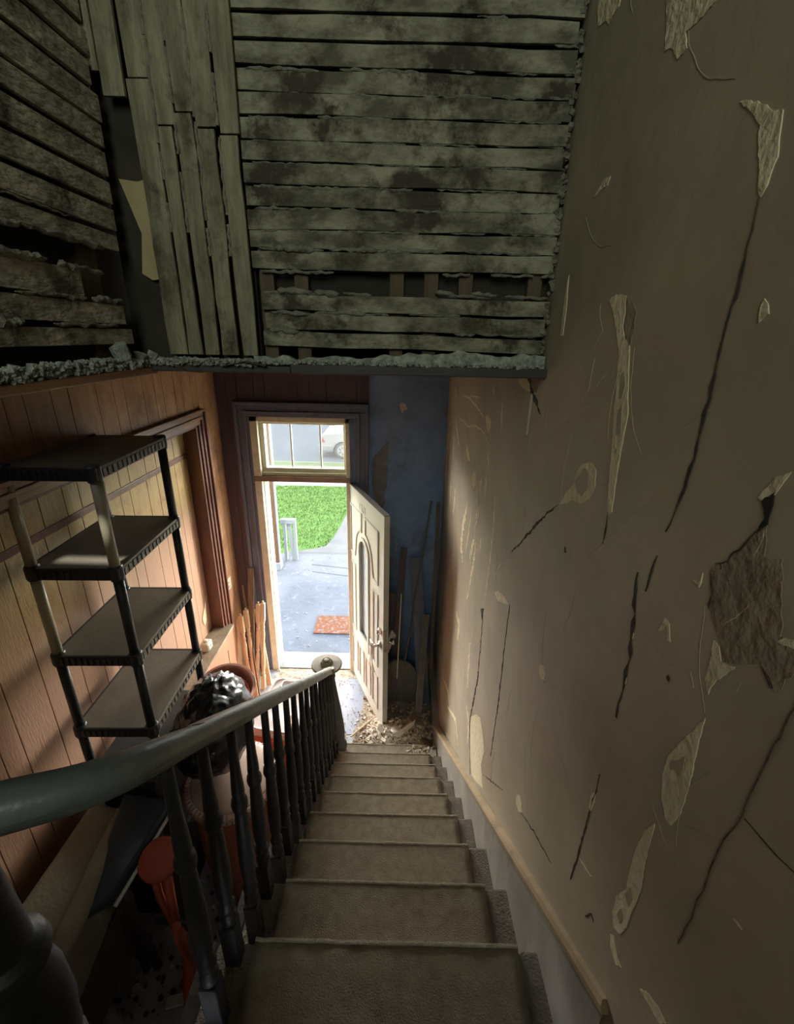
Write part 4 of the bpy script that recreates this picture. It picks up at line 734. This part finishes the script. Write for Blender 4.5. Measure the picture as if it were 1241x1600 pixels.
S('floor_blue_mat', MB().box(-.95, -.30, 3.02, 3.72, 0, .004), 'bluetile')
mb = MB()
for i in range(900):
    t = rd.random(); x = rd.uniform(-1.25, -.12); y = rd.uniform(2.95, 3.83)
    if rd.random() < .5: y = rd.uniform(3.62, 3.83)
    if x > -.42 - (y - 3.85) * .44 + .3 and y > 3.2: x -= .35
    mb.chunk((x, y, .006), rd.uniform(.002, .009), .4, rd)
tag(mb.build('floor_grit', 'chunk'), 'pale grit scattered over the entry floor inside the threshold', 'grit', kind='stuff')
mb = MB(); 
for j in range(13):
    for i in range(41):
        x = -1.20 + .82 * i / 40; y = 3.70 + .14 * j / 12; mb.v.append((x, y, .003 + .012 * max(0, noise.noise(Vector((x * 14, y * 14, 3)))) ** 1.0))
for j in range(12):
    for i in range(40): a = j * 41 + i; mb.f.append((a, a + 1, a + 42, a + 41))
tag(mb.build('dust_drift', 'dirt', smooth=True), 'tan dust drift along the threshold of the front door', 'dust', kind='stuff')

# ------------------------------------------------------------------ plastic shelving unit
su = thing('plastic_shelving_unit', 'grey plastic four-tier shelving unit with beige upper posts by the left wall', 'shelving unit', (-1.368, 1.96, 1.15)); su.rotation_euler.z = .033
X0, X1, Y0_, Y1_ = -1.56, -1.176, 1.66, 2.26
def shelf(z, k):
    mb = MB().box(X0, X1, Y0_, Y1_, z - .012, z)
    o = mb.build('shelf', 'shelf', su, bevel=.003)
    e = MB().box(X0, X1, Y0_ - .004, Y0_ + .010, z - .052, z + .001).box(X0, X1, Y1_ - .010, Y1_ + .004, z - .052, z + .001).box(X0 - .004, X0 + .010, Y0_, Y1_, z - .052, z + .001)
    sub(o, 'end_rim', e, 'shelfedge', bevel=.003)
    e = MB().box(X1 - .010, X1 + .004, Y0_, Y1_, z - .050, z + .001); sub(o, 'side_rim', e, 'shelf', bevel=.003)
    def comb(n, L):      # toothed strip outline
        P = [(0, 0), (L, 0)]
        for i in range(n - 1, -1, -1): c_ = (i + .5) * L / n; P += [(c_ + L / n * .3, .001), (c_ + L / n * .3, .0045), (c_ - L / n * .3, .0045), (c_ - L / n * .3, .001)]
        return P
    e = MB().prismZ([(X1 + .003 + v, Y0_ + .03 + u) for u, v in comb(15, Y1_ - Y0_ - .06)], z - .044, z - .012); sub(o, 'ribbed_strip', e, 'shelf')
    e = MB().prismZ([(X0 + .03 + u, Y0_ - .003 - v) for u, v in comb(12, X1 - X0 - .06)], z - .046, z - .010); sub(o, 'ribbed_strip', e, 'shelfedge')
    for x in (X0 + .02, X1 - .02):
        for y in (Y0_ + .02, Y1_ - .02):
            sub(o, 'corner_socket', MB().lathe([(.027, -.058), (.029, -.03), (.029, .002), (.025, .008)], (x, y, z), n=16), 'shelfedge')
zs_ = [2.777, 2.343, 1.902, 1.475]
for k, z in enumerate(zs_): shelf(z, k)
for ix, x in enumerate((X0 + .02, X1 - .02)):
    for iy, y in enumerate((Y0_ + .02, Y1_ - .02)):
        for k in range(4):
            zt = zs_[k] - .05; zb_ = zs_[k + 1] if k < 3 else 1.15
            bei = (k == 0 and not (ix == 1 and iy == 1)) or (k == 1 and ix == 0 and iy == 0)
            o = MB().lathe([(.021, zb_ + .002), (.021, zt)], (x, y, 0), n=16).build('post', 'postbeige' if bei else 'shelfedge', su, smooth=False)
            if bei: o['label'] = 'beige post'
            for p_ in o.data.polygons: p_.use_smooth = len(p_.vertices) == 4
# what it stands on
for z0, z1, lb in ((0, .56, 'lower black plastic tote under the shelving unit'), (.56, 1.15, 'upper black plastic tote right under the shelving unit')):
    t_ = thing('storage_tote', lb, 'tote', (-1.36, 1.96, z0), 'black totes under the shelving')
    MB().box(-1.52, -1.225, 1.66, 2.26, z0 + .001, z1 - .05).build('body', 'shelfedge', t_, bevel=.02)
    MB().box(-1.56, -1.205, 1.64, 2.28, z1 - .05, z1).build('lid', 'shelfedge', t_, bevel=.01)

# ------------------------------------------------------------------ drum, tubs, bag, cooler
dm = thing('round_plastic_drum', 'large salmon plastic drum with dusty pink lid and white ribbed rim', 'drum', (-.945, 1.93, 0))
c = Vector((-.945, 1.93, 0)); zt = .84
MB().lathe([(.19, .002), (.205, .02), (.225, .4), (.235, zt - .06), (.235, zt - .02)], c, n=48).build('body', 'salmon', dm, smooth=True)
MB().lathe([(.238, zt - .03), (.238, zt - .005), (.225, zt), (.05, zt + .012), (.0, zt + .012)][:4], c, n=48).build('lid', 'pinkdust', dm, smooth=True)
MB().lathe([(.262, zt - .055), (.262, zt - .015), (.242, zt - .006)], c, n=60).build('rim', 'coolerwhite', dm)
mb = MB()
for i in range(60):
    a = 2 * math.pi * i / 60; q = c + Vector((math.cos(a), math.sin(a), 0)) * .264; t_ = Vector((-math.sin(a), math.cos(a), 0)); mb.bar(q + Vector((0, 0, zt - .052)) , q + Vector((0, 0, zt - .018)), .011, .006, t_)
    q = c + Vector((math.cos(a), math.sin(a), 0)) * .25; mb.bar(q + Vector((0, 0, zt - .008)) - Vector((math.cos(a), math.sin(a), 0)) * .010, q + Vector((0, 0, zt - .012)) + Vector((math.cos(a), math.sin(a), 0)) * .012, .010, .006)
mb.build('rim_slots', 'salmon', dm)
mb = MB()          # marks on the side: 141 and an arrow
for ci, ch in enumerate('141'):
    segs = {'1': [((.5, 1), (.5, 0))], '4': [((.1, 1), (.1, .5)), ((.1, .5), (.9, .5)), ((.8, 1), (.8, 0))]}[ch]
    for a, b in segs:
        f = lambda q: c + Vector((math.cos(R(-68 + ci * 8 + q[0] * 5)), math.sin(R(-68 + ci * 8 + q[0] * 5)), 0)) * .232 + Vector((0, 0, .50 + .05 * q[1]))
        mb.bar(f(a), f(b), .005, .004)
mb.build('printed_mark', 'coolerwhite', dm)
for q in ((.05, .12), (-.03, .05), (.12, .03)): MB().lathe([(.009, 0), (.009, .004)], c + Vector((q[0], q[1], zt + .004)), n=8).build('lid_spot', 'dark', dm)

def tub(cx, cy, z0, r, h, tilt, mo, mi, label):
    t_ = thing('round_tub', label, 'tub', (cx, cy, z0), 'nested round tubs'); ax = Vector(tilt)
    MB().lathe([(r * .82, 0), (r, h), (r + .016, h), (r + .016, h + .012), (r - .004, h + .014), (r - .01, h), (r * .80, .012), (.01, .010)], (cx, cy, z0), ax, 40).build('wall', mo, t_, smooth=False, bevel=.002)
    MB().lathe([(r * .80, .012), (r * .80, .016)], (cx, cy, z0), ax, 40).build('bottom', mi, t_)
tub(-1.20, 2.56, .76, .185, .20, (.10, -.30, 1), 'salmonlt', 'salmondk', 'outer dusty pink round tub standing behind the black bag')
tub(-1.175, 2.50, .80, .150, .13, (.05, -.45, 1), 'salmondk', 'pinkdust', 'inner dark red tub nested in the dusty pink round tub')
tag(MB().box(-1.38, -1.08, 2.38, 2.74, 0.001, .75).build('carton', 'salmon', bevel=.01), 'salmon box under the two nested round tubs', 'box')

# black bag
import bmesh
def blob(name, c, rad, mt, seed, amp, label, cat, sharp=1, lv=5):
    bm = bmesh.new(); bmesh.ops.create_icosphere(bm, subdivisions=lv, radius=1)
    for v in bm.verts:
        p_ = v.co.copy(); a = math.atan2(p_.y, p_.x); 
        k = 1 + amp * noise.noise(p_ * 1.6 + Vector((seed, 0, 0))) + amp * .30 * abs(noise.noise(p_ * 4 + Vector((0, seed, 0)))) * 2 - amp * .35 * abs(math.sin(a * 7 + p_.z * 5 + noise.noise(p_ * 3) * 4)) ** 2 * (.3 + max(0, p_.z))
        k += .03 * noise.noise(Vector((p_.x * 3 + p_.y * 3, p_.y * 3 - p_.x * 3, p_.z * 16)) + Vector((seed, seed, 0)))
        q = Vector((p_.x * rad[0], p_.y * rad[1], p_.z * rad[2])) * k
        if q.z < -rad[2] * .72: q.z = -rad[2] * .72
        v.co = q
    me = bpy.data.meshes.new(name); bm.to_mesh(me); bm.free(); me.materials.append(M[mt]); o = bpy.data.objects.new(name, me); C.objects.link(o); o.location = c
    for p_ in me.polygons: p_.use_smooth = True
    return tag(o, label, cat)
blob('black_garbage_bag', (-1.065, 2.05, 1.11), (.20, .29, .27), 'bag', 4.3, .15, 'shiny black garbage bag bulging out from under the lowest shelf', 'garbage bag')
blob('clear_plastic_bag', (-1.01, 2.28, 1.04), (.05, .07, .15), 'bagclear', 5.1, .30, 'cloudy white plastic bag tucked against the right side of black bag', 'plastic bag', lv=4)

# cooler
ck = thing('picnic_cooler', 'orange-red cooler with white lid and moulded cup holders behind the balusters', 'cooler', (-.84, 2.70, 0))
rot = R(-8); cc = (-.84, 2.70, 0)
MB().box(-1.06, -.66, 2.50, 3.05, .001, .50, rot, cc).build('body', 'coolerred', ck, bevel=.04)
ld = MB().box(-1.075, -.645, 2.485, 3.065, .50, .555, rot, cc).build('lid', 'coolerwhite', ck, bevel=.025)
def rect_loop(x0, x1, y0, y1, r, z, k=5):
    P = []
    for cx, cy, a0 in ((x1 - r, y1 - r, 0), (x0 + r, y1 - r, 90), (x0 + r, y0 + r, 180), (x1 - r, y0 + r, 270)):
        for i in range(k + 1): a = R(a0 + 90 * i / k); P.append(Vector((cx + r * math.cos(a), cy + r * math.sin(a), z)))
    q = Matrix.Rotation(rot, 3, 'Z'); return [Vector(cc) + q @ (p_ - Vector(cc)) for p_ in P]
for name, lp, mt in (('lid_ridge', rect_loop(-1.05, -.67, 2.51, 3.04, .07, .560), 'coolerwhite'), ('handle_recess', rect_loop(-.98, -.80, 2.93, 3.02, .03, .563), 'coolerwhite')):
    sub(ld, name, MB().tube(lp, .010, 6, closed=True), mt, smooth=True)
for x, y in ((-.99, 2.86), (-.72, 2.97), (-.76, 2.64)):
    q = Matrix.Rotation(rot, 3, 'Z') @ (Vector((x, y, .556)) - Vector(cc)) + Vector(cc)
    sub(ld, 'cup_holder', MB().lathe([(.048, 0), (.048, .010), (.040, .011), (.036, .002), (.0, .001)][:4], q, n=20), 'coolerwhite', smooth=False)
    sub(ld, 'cup_well', MB().lathe([(.036, .0), (.036, .003)], q, n=20), 'pinkdust')
pb = thing('spray_bottle', 'small clear bottle with a dark cap standing between drum and cooler', 'bottle', (-.84, 2.22, 0.0))
MB().box(-.89, -.79, 2.17, 2.27, 0.001, .42).build('stand_block', 'pinkdust', pb, bevel=.01)
MB().lathe([(.030, .42), (.032, .52), (.014, .56)], (-.84, 2.22, 0), n=16).build('bottle_body', 'bagclear', pb, smooth=True)
MB().lathe([(.015, .56), (.015, .60)], (-.84, 2.22, 0), n=14).build('cap', 'navy', pb)

# ------------------------------------------------------------------ dim lower left: upholstered seat, navy pad, orange tool
se = thing('beige_armchair', 'beige upholstered armchair in the dim hall against the left wall', 'armchair', (-1.3, 1.2, 0))
def rbox(x0, x1, y0, y1, z0, z1, name, mt, par, bev): return MB().box(x0, x1, y0, y1, z0, z1).build(name, mt, par, bevel=bev, seg=4, smooth=True)
o = MB().hexa([(-1.52, .95, .62), (-1.27, .90, .62), (-1.33, 1.60, .70), (-1.50, 1.62, .70), (-1.55, .90, 1.06), (-1.30, .90, 1.02), (-1.36, 1.60, 1.02), (-1.53, 1.62, 1.06)]).build('backrest', 'beige', se, bevel=.05, seg=4, smooth=True)
o = MB().tube([(-1.30, .80, .98), (-1.30, 1.1, 1.00), (-1.33, 1.40, 1.01), (-1.37, 1.58, .98), (-1.375, 1.64, .90)], .045, 12).build('rolled_edge', 'beige', se, smooth=True)
rbox(-1.50, -1.30, .72, 1.45, .30, .66, 'seat', 'stud', se, .03)
for x, y in ((-1.47, .76), (-1.33, .76), (-1.47, 1.41), (-1.33, 1.41)): MB().lathe([(.02, 0), (.025, .30)], (x, y, 0), n=10).build('leg', 'wooddk', se)
nv = thing('navy_padded_board', 'long dark navy padded board with a pale edge beside the beige armchair', 'padded board', (-1.15, 1.4, .5))
a = [(-1.30, 1.13, 1.0), (-1.20, 1.21, .99), (-1.10, 1.60, 1.09), (-1.36, 1.62, 1.10)]
MB().hexa([Vector(v) - Vector((0, 0, .05)) for v in a] + [Vector(v) for v in a]).build('pad', 'navy', nv, bevel=.02, seg=3, smooth=True)
MB().tube([(-1.19, 1.205, .95), (-1.09, 1.60, 1.055)], .009, 8).build('edge_trim', 'baseboard', nv, smooth=True)
MB().bar((-1.24, 1.30, .96), (-1.27, 1.42, .002), .03, .03).bar((-1.20, 1.56, 1.04), (-1.18, 1.60, .002), .03, .03).build('support', 'wooddk', nv)
# orange tool with crossbar
ot = thing('orange_plastic_tool', 'orange-red plastic implement with rounded head, two prongs and dark crossbar', 'tool', (-.98, 1.2, 0))
MB().lathe([(.05, -.012), (.085, -.008), (.092, 0), (.085, .010), (.05, .014)], (-1.07, 1.37, 1.0), (.15, -.35, 1), 28).build('head', 'orange', ot, smooth=True)
MB().tube([(-1.09, 1.34, .98), (-1.06, 1.30, .86), (-1.01, 1.27, .72)], lambda t: .020 - .006 * t, 10).tube([(-1.03, 1.34, .98), (-1.01, 1.30, .86), (-.99, 1.27, .72)], lambda t: .024 - .008 * t, 10).build('prong', 'orange', ot, smooth=True)
MB().tube([(-1.00, 1.27, .74), (-.97, 1.25, .62), (-.945, 1.22, .45), (-.95, 1.17, .25), (-.98, 1.12, .012)], lambda t: .020 + .012 * math.sin(3.1 * t), 10).build('shaft', 'orange', ot, smooth=True)
MB().bar((-1.10, 1.285, .70), (-.90, 1.275, .70), .022, .022).build('crossbar', 'shelfedge', ot, bevel=.004)
# dark rounded thing at the far left, scraps on the floor
blob('dark_bundle', (-1.33, .93, 1.14), (.07, .06, .11), 'navy', 7.7, .1, 'small black rounded bundle sitting on the beige armchair behind the big post', 'bundle', lv=4)
blob('crumpled_plastic', (-1.40, 1.14, .07), (.10, .08, .10), 'bagclear', 9.1, .5, 'crumpled pale plastic lying on the dark floor by the baseboard', 'plastic scrap', lv=4)
mb = MB(); m2 = MB(); re_ = random.Random(12)
for i in range(420):
    x = re_.uniform(-1.48, -.55); y = re_.uniform(.6, 1.9); (mb if re_.random() < .35 else m2).chunk((x, y, .006), abs(re_.gauss(0, .010)) + .003, .4, re_)
tag(mb.build('pale_floor_litter', 'chunk'), 'pale plaster litter scattered on the dim hall floor', 'litter', kind='stuff')
tag(m2.build('dark_floor_litter', 'wooddk'), 'dark dirt litter scattered on the dim hall floor', 'litter', kind='stuff')
plank('floor_scrap', (-1.15, 1.27, .02), (-1.02, 1.30, .03), .05, .01, 'baseboard', 'small pale board scrap on the hall floor near the orange tool', 'scrap', (0, 0, 1))

# ------------------------------------------------------------------ outdoors
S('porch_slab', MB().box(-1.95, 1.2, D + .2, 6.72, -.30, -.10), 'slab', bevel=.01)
gz = lambda y: -.25 - .1233 * (max(7, min(y, 12.9)) - 7)
mb = MB(); nx, ny = 60, 60
for j in range(ny + 1):
    for i in range(nx + 1):
        x = -9 + 15 * i / nx; y = 4.1 + (13.0 - 4.1) * j / ny; mb.v.append((x, y, gz(y) - (.0 if y > 6.72 or x < -1.97 or x > 1.2 else .3) + .02 * noise.noise(Vector((x * 3, y * 3, 0)))))
for j in range(ny):
    for i in range(nx): a = j * (nx + 1) + i; mb.f.append((a, a + 1, a + nx + 2, a + nx + 1))
tag(mb.build('lawn', 'grass', smooth=True), 'bright green front lawn beyond the porch slab', 'lawn', kind='stuff')
# grass tufts along the near edge and over the lawn
mb = MB(); rgx = random.Random(33)
for i in range(9000):
    x = rgx.uniform(-3.6, -.9); y = rgx.uniform(6.9, 12.9)
    if x > -1.26 or (y < 7.3 and x > -1.9): 
        continue
    z = gz(y); h = rgx.uniform(.02, .05); a = rgx.random() * 3.14; dx, dy = .008 * math.cos(a), .008 * math.sin(a); lx, ly = rgx.uniform(-.02, .02), rgx.uniform(-.02, .02)
    mb.add([(x - dx, y - dy, z), (x + dx, y + dy, z), (x + lx, y + ly, z + h), (x + lx * .6, y + ly * .6 + .002, z + h * .7)], [(0, 1, 2), (0, 3, 2)])
tag(mb.build('grass_blades', 'grass'), 'short grass blades standing up from the front lawn', 'grass', kind='stuff')
# curved walk
Lp = [(-1.95, 6.72), (-1.9, 7.02), (-1.55, 7.15), (-1.30, 7.35), (-1.24, 7.8), (-1.21, 8.6), (-1.20, 9.6), (-1.22, 10.6), (-1.28, 11.8), (-1.35, 13.0)]
mb = MB(); k = len(Lp)
for x, y in Lp: mb.v += [(x, y, gz(y) + .035), (x + (2.2 if y < 7.3 else 1.3), y, gz(y) + .035), (x, y, gz(y) - .1), (x + (2.2 if y < 7.3 else 1.3), y, gz(y) - .1)]
for i in range(k - 1):
    a, b = 4 * i, 4 * i + 4; mb.f += [(a, a + 1, b + 1, b), (a + 2, b + 2, b + 3, a + 3), (a, b, b + 2, a + 2), (a + 1, a + 3, b + 3, b + 1)]
mb.f += [(0, 2, 3, 1), (4 * k - 4, 4 * k - 3, 4 * k - 1, 4 * k - 2)]
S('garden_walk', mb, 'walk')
S('garden_walk_crack', MB().bar((-1.35, 6.35, -.099), (-.2, 6.15, -.099), .02, .004).bar((-1.3, 6.12, -.099), (-.7, 6.0, -.099), .014, .004), 'tyre')
S('sidewalk', MB().box(-9, 6, 12.95, 13.95, -1.2, -.98), 'sidewalk')
S('verge', MB().box(-9, 6, 13.95, 16.1, -1.3, -1.10), 'verge')
S('curb', MB().box(-9, 6, 16.1, 16.3, -1.5, -1.14), 'sidewalk', bevel=.01)
S('road', MB().box(-22, 12, 16.3, 34, -1.5, -1.3), 'road')
dmq = tag(MB().box(-1.005, -.30, 4.58, 4.95, -.099, -.085).build('doormat', 'matrust', bevel=.004), 'worn rust-coloured doormat lying on the porch slab outside the door', 'doormat')
pp = thing('porch_post', 'brown wooden porch post at the left edge of the porch slab', 'post', (-1.87, 6.2, -.1))
MB().box(-1.90, -1.805, 6.15, 6.25, -.099, 3.0).build('post_shaft', 'porchwood', pp, bevel=.006)
MB().box(-1.805, -1.790, 6.16, 6.24, -.099, 3.0).build('light_edge_strip', 'outwhite', pp)
MB().box(-1.915, -1.78, 6.13, 6.27, -.099, .02).build('post_base', 'outwhite', pp, bevel=.006)
rr_ = thing('porch_railing', 'short white porch railing beside the brown porch post', 'railing', (-1.74, 6.5, -.1))
MB().box(-1.835, -1.60, 6.46, 6.54, .53, .60).build('top_rail', 'outwhite', rr_, bevel=.004)
MB().box(-1.80, -1.76, 6.47, 6.53, -.2, .53).build('post', 'outwhite', rr_)
MB().box(-1.64, -1.60, 6.47, 6.53, -.2, .53).build('post', 'outwhite', rr_)
MB().bar((-1.715, 6.50, .53), (-1.66, 6.50, -.1), .06, .02, (0, 1, 0)).build('slanted_board', 'outwhite', rr_)
mb = MB()
for i in range(160):
    x = rd.uniform(-1.9, -.3); y = rd.uniform(4.1, 6.6); mb.chunk((x, y, -.097), rd.uniform(.004, .014), .3, rd)
tag(mb.build('porch_litter', 'outwhite'), 'small pale plaster bits scattered over the porch slab', 'litter', kind='stuff')

# parked car, rear half visible through the transom
cx, cy, cz = -3.13, 17.45, -1.3
ca = thing('parked_car', 'silver sedan parked at the curb across the verge, rear seen through the transom', 'car', (cx, cy, cz))
body = [(0.03, .26), (0.0, .50), (.02, .66), (.05, .86), (.12, .95), (.55, 1.0), (1.0, 1.02), (2.8, 1.0), (3.9, .90), (4.4, .72), (4.45, .42), (4.4, .26)]
def arch(c0, r, up=False): return [(c0 + r * math.cos(R(a)), .30 + r * math.sin(R(a))) for a in range(0, 181, 20)]
pts = body + [(3.95, .24)] + arch(3.6, .36) + [(3.2, .22), (1.25, .22)] + arch(.86, .36) + [(.48, .25)]
W = 1.7
MB().prismY([(cx + x, cz + z) for x, z in pts], cy, cy + W).build('body', 'car', ca, bevel=.03)
gh = [(.58, .99), (1.15, 1.38), (1.6, 1.44), (2.3, 1.42), (3.0, .99)]
mb = MB(); n = len(gh); mb.add([(cx + x, cy + .04 + (z - .99) * .35, cz + z) for x, z in gh] + [(cx + x, cy + W - .04 - (z - .99) * .35, cz + z) for x, z in gh], [tuple(range(n)), tuple(range(2 * n - 1, n - 1, -1))] + [(i, n + i, n + (i + 1) % n, (i + 1) % n) for i in range(n)])
mb.build('cabin', 'car', ca, bevel=.02)
mb = MB(); q = [(.62, 1.012, .12), (.62, 1.012, W - .12), (1.12, 1.355, W - .26), (1.12, 1.355, .26)]
mb.add([(cx + x - .012, cy + y, cz + z + .012) for x, z, y in q] + [(cx + x, cy + y, cz + z) for x, z, y in q], [(0, 1, 2, 3), (7, 6, 5, 4), (0, 4, 5, 1), (1, 5, 6, 2), (2, 6, 7, 3), (3, 7, 4, 0)]); mb.build('rear_window', 'carglass', ca)
mb = MB(); q = [(1.02, 1.03), (1.20, 1.34), (1.55, 1.38), (1.6, 1.03)]; mb.add([(cx + x, cy + .03 + (z - .99) * .35, cz + z) for x, z in q] + [(cx + x, cy + .06 + (z - .99) * .35, cz + z) for x, z in q], [(0, 1, 2, 3), (7, 6, 5, 4), (0, 4, 5, 1), (1, 5, 6, 2), (2, 6, 7, 3), (3, 7, 4, 0)]); mb.build('side_window', 'carglass', ca)
MB().prismY([(cx + .0, cz + .90), (cx + .07, cz + .86), (cx + .20, cz + .64), (cx + .05, cz + .66)], cy - .012, cy + .02).build('tail_lamp', 'tail', ca)
MB().prismY([(cx - .03, cz + .30), (cx - .05, cz + .52), (cx + .50, cz + .50), (cx + .50, cz + .30)], cy - .02, cy + W + .02).build('bumper', 'cartrim', ca, bevel=.02)
for x in (.86, 3.6):
    for y in (cy - .01, cy + W - .19):
        t_ = MB().lathe([(.22, 0), (.29, .01), (.31, .03), (.31, .17), (.29, .19), (.22, .2)], (cx + x, y, cz + .31), (0, 1, 0), 28).build('wheel', 'tyre', ca, smooth=False)
        rm_ = MB().lathe([(.205, 0), (.215, .008), (.215, .02)], (cx + x, y - .008, cz + .31), (0, 1, 0), 28)
        sub(t_, 'rim', rm_, 'car')
        sp = MB()
        for j in range(6):
            a = j * math.pi / 3; sp.bar((cx + x + .07 * math.cos(a + .5), y - .010, cz + .31 + .07 * math.sin(a + .5)), (cx + x + .17 * math.cos(a + .5), y - .010, cz + .31 + .17 * math.sin(a + .5)), .05, .006, (0, 1, 0))
        sub(t_, 'rim_openings', sp, 'tyre')
bpy.context.view_layer.update()
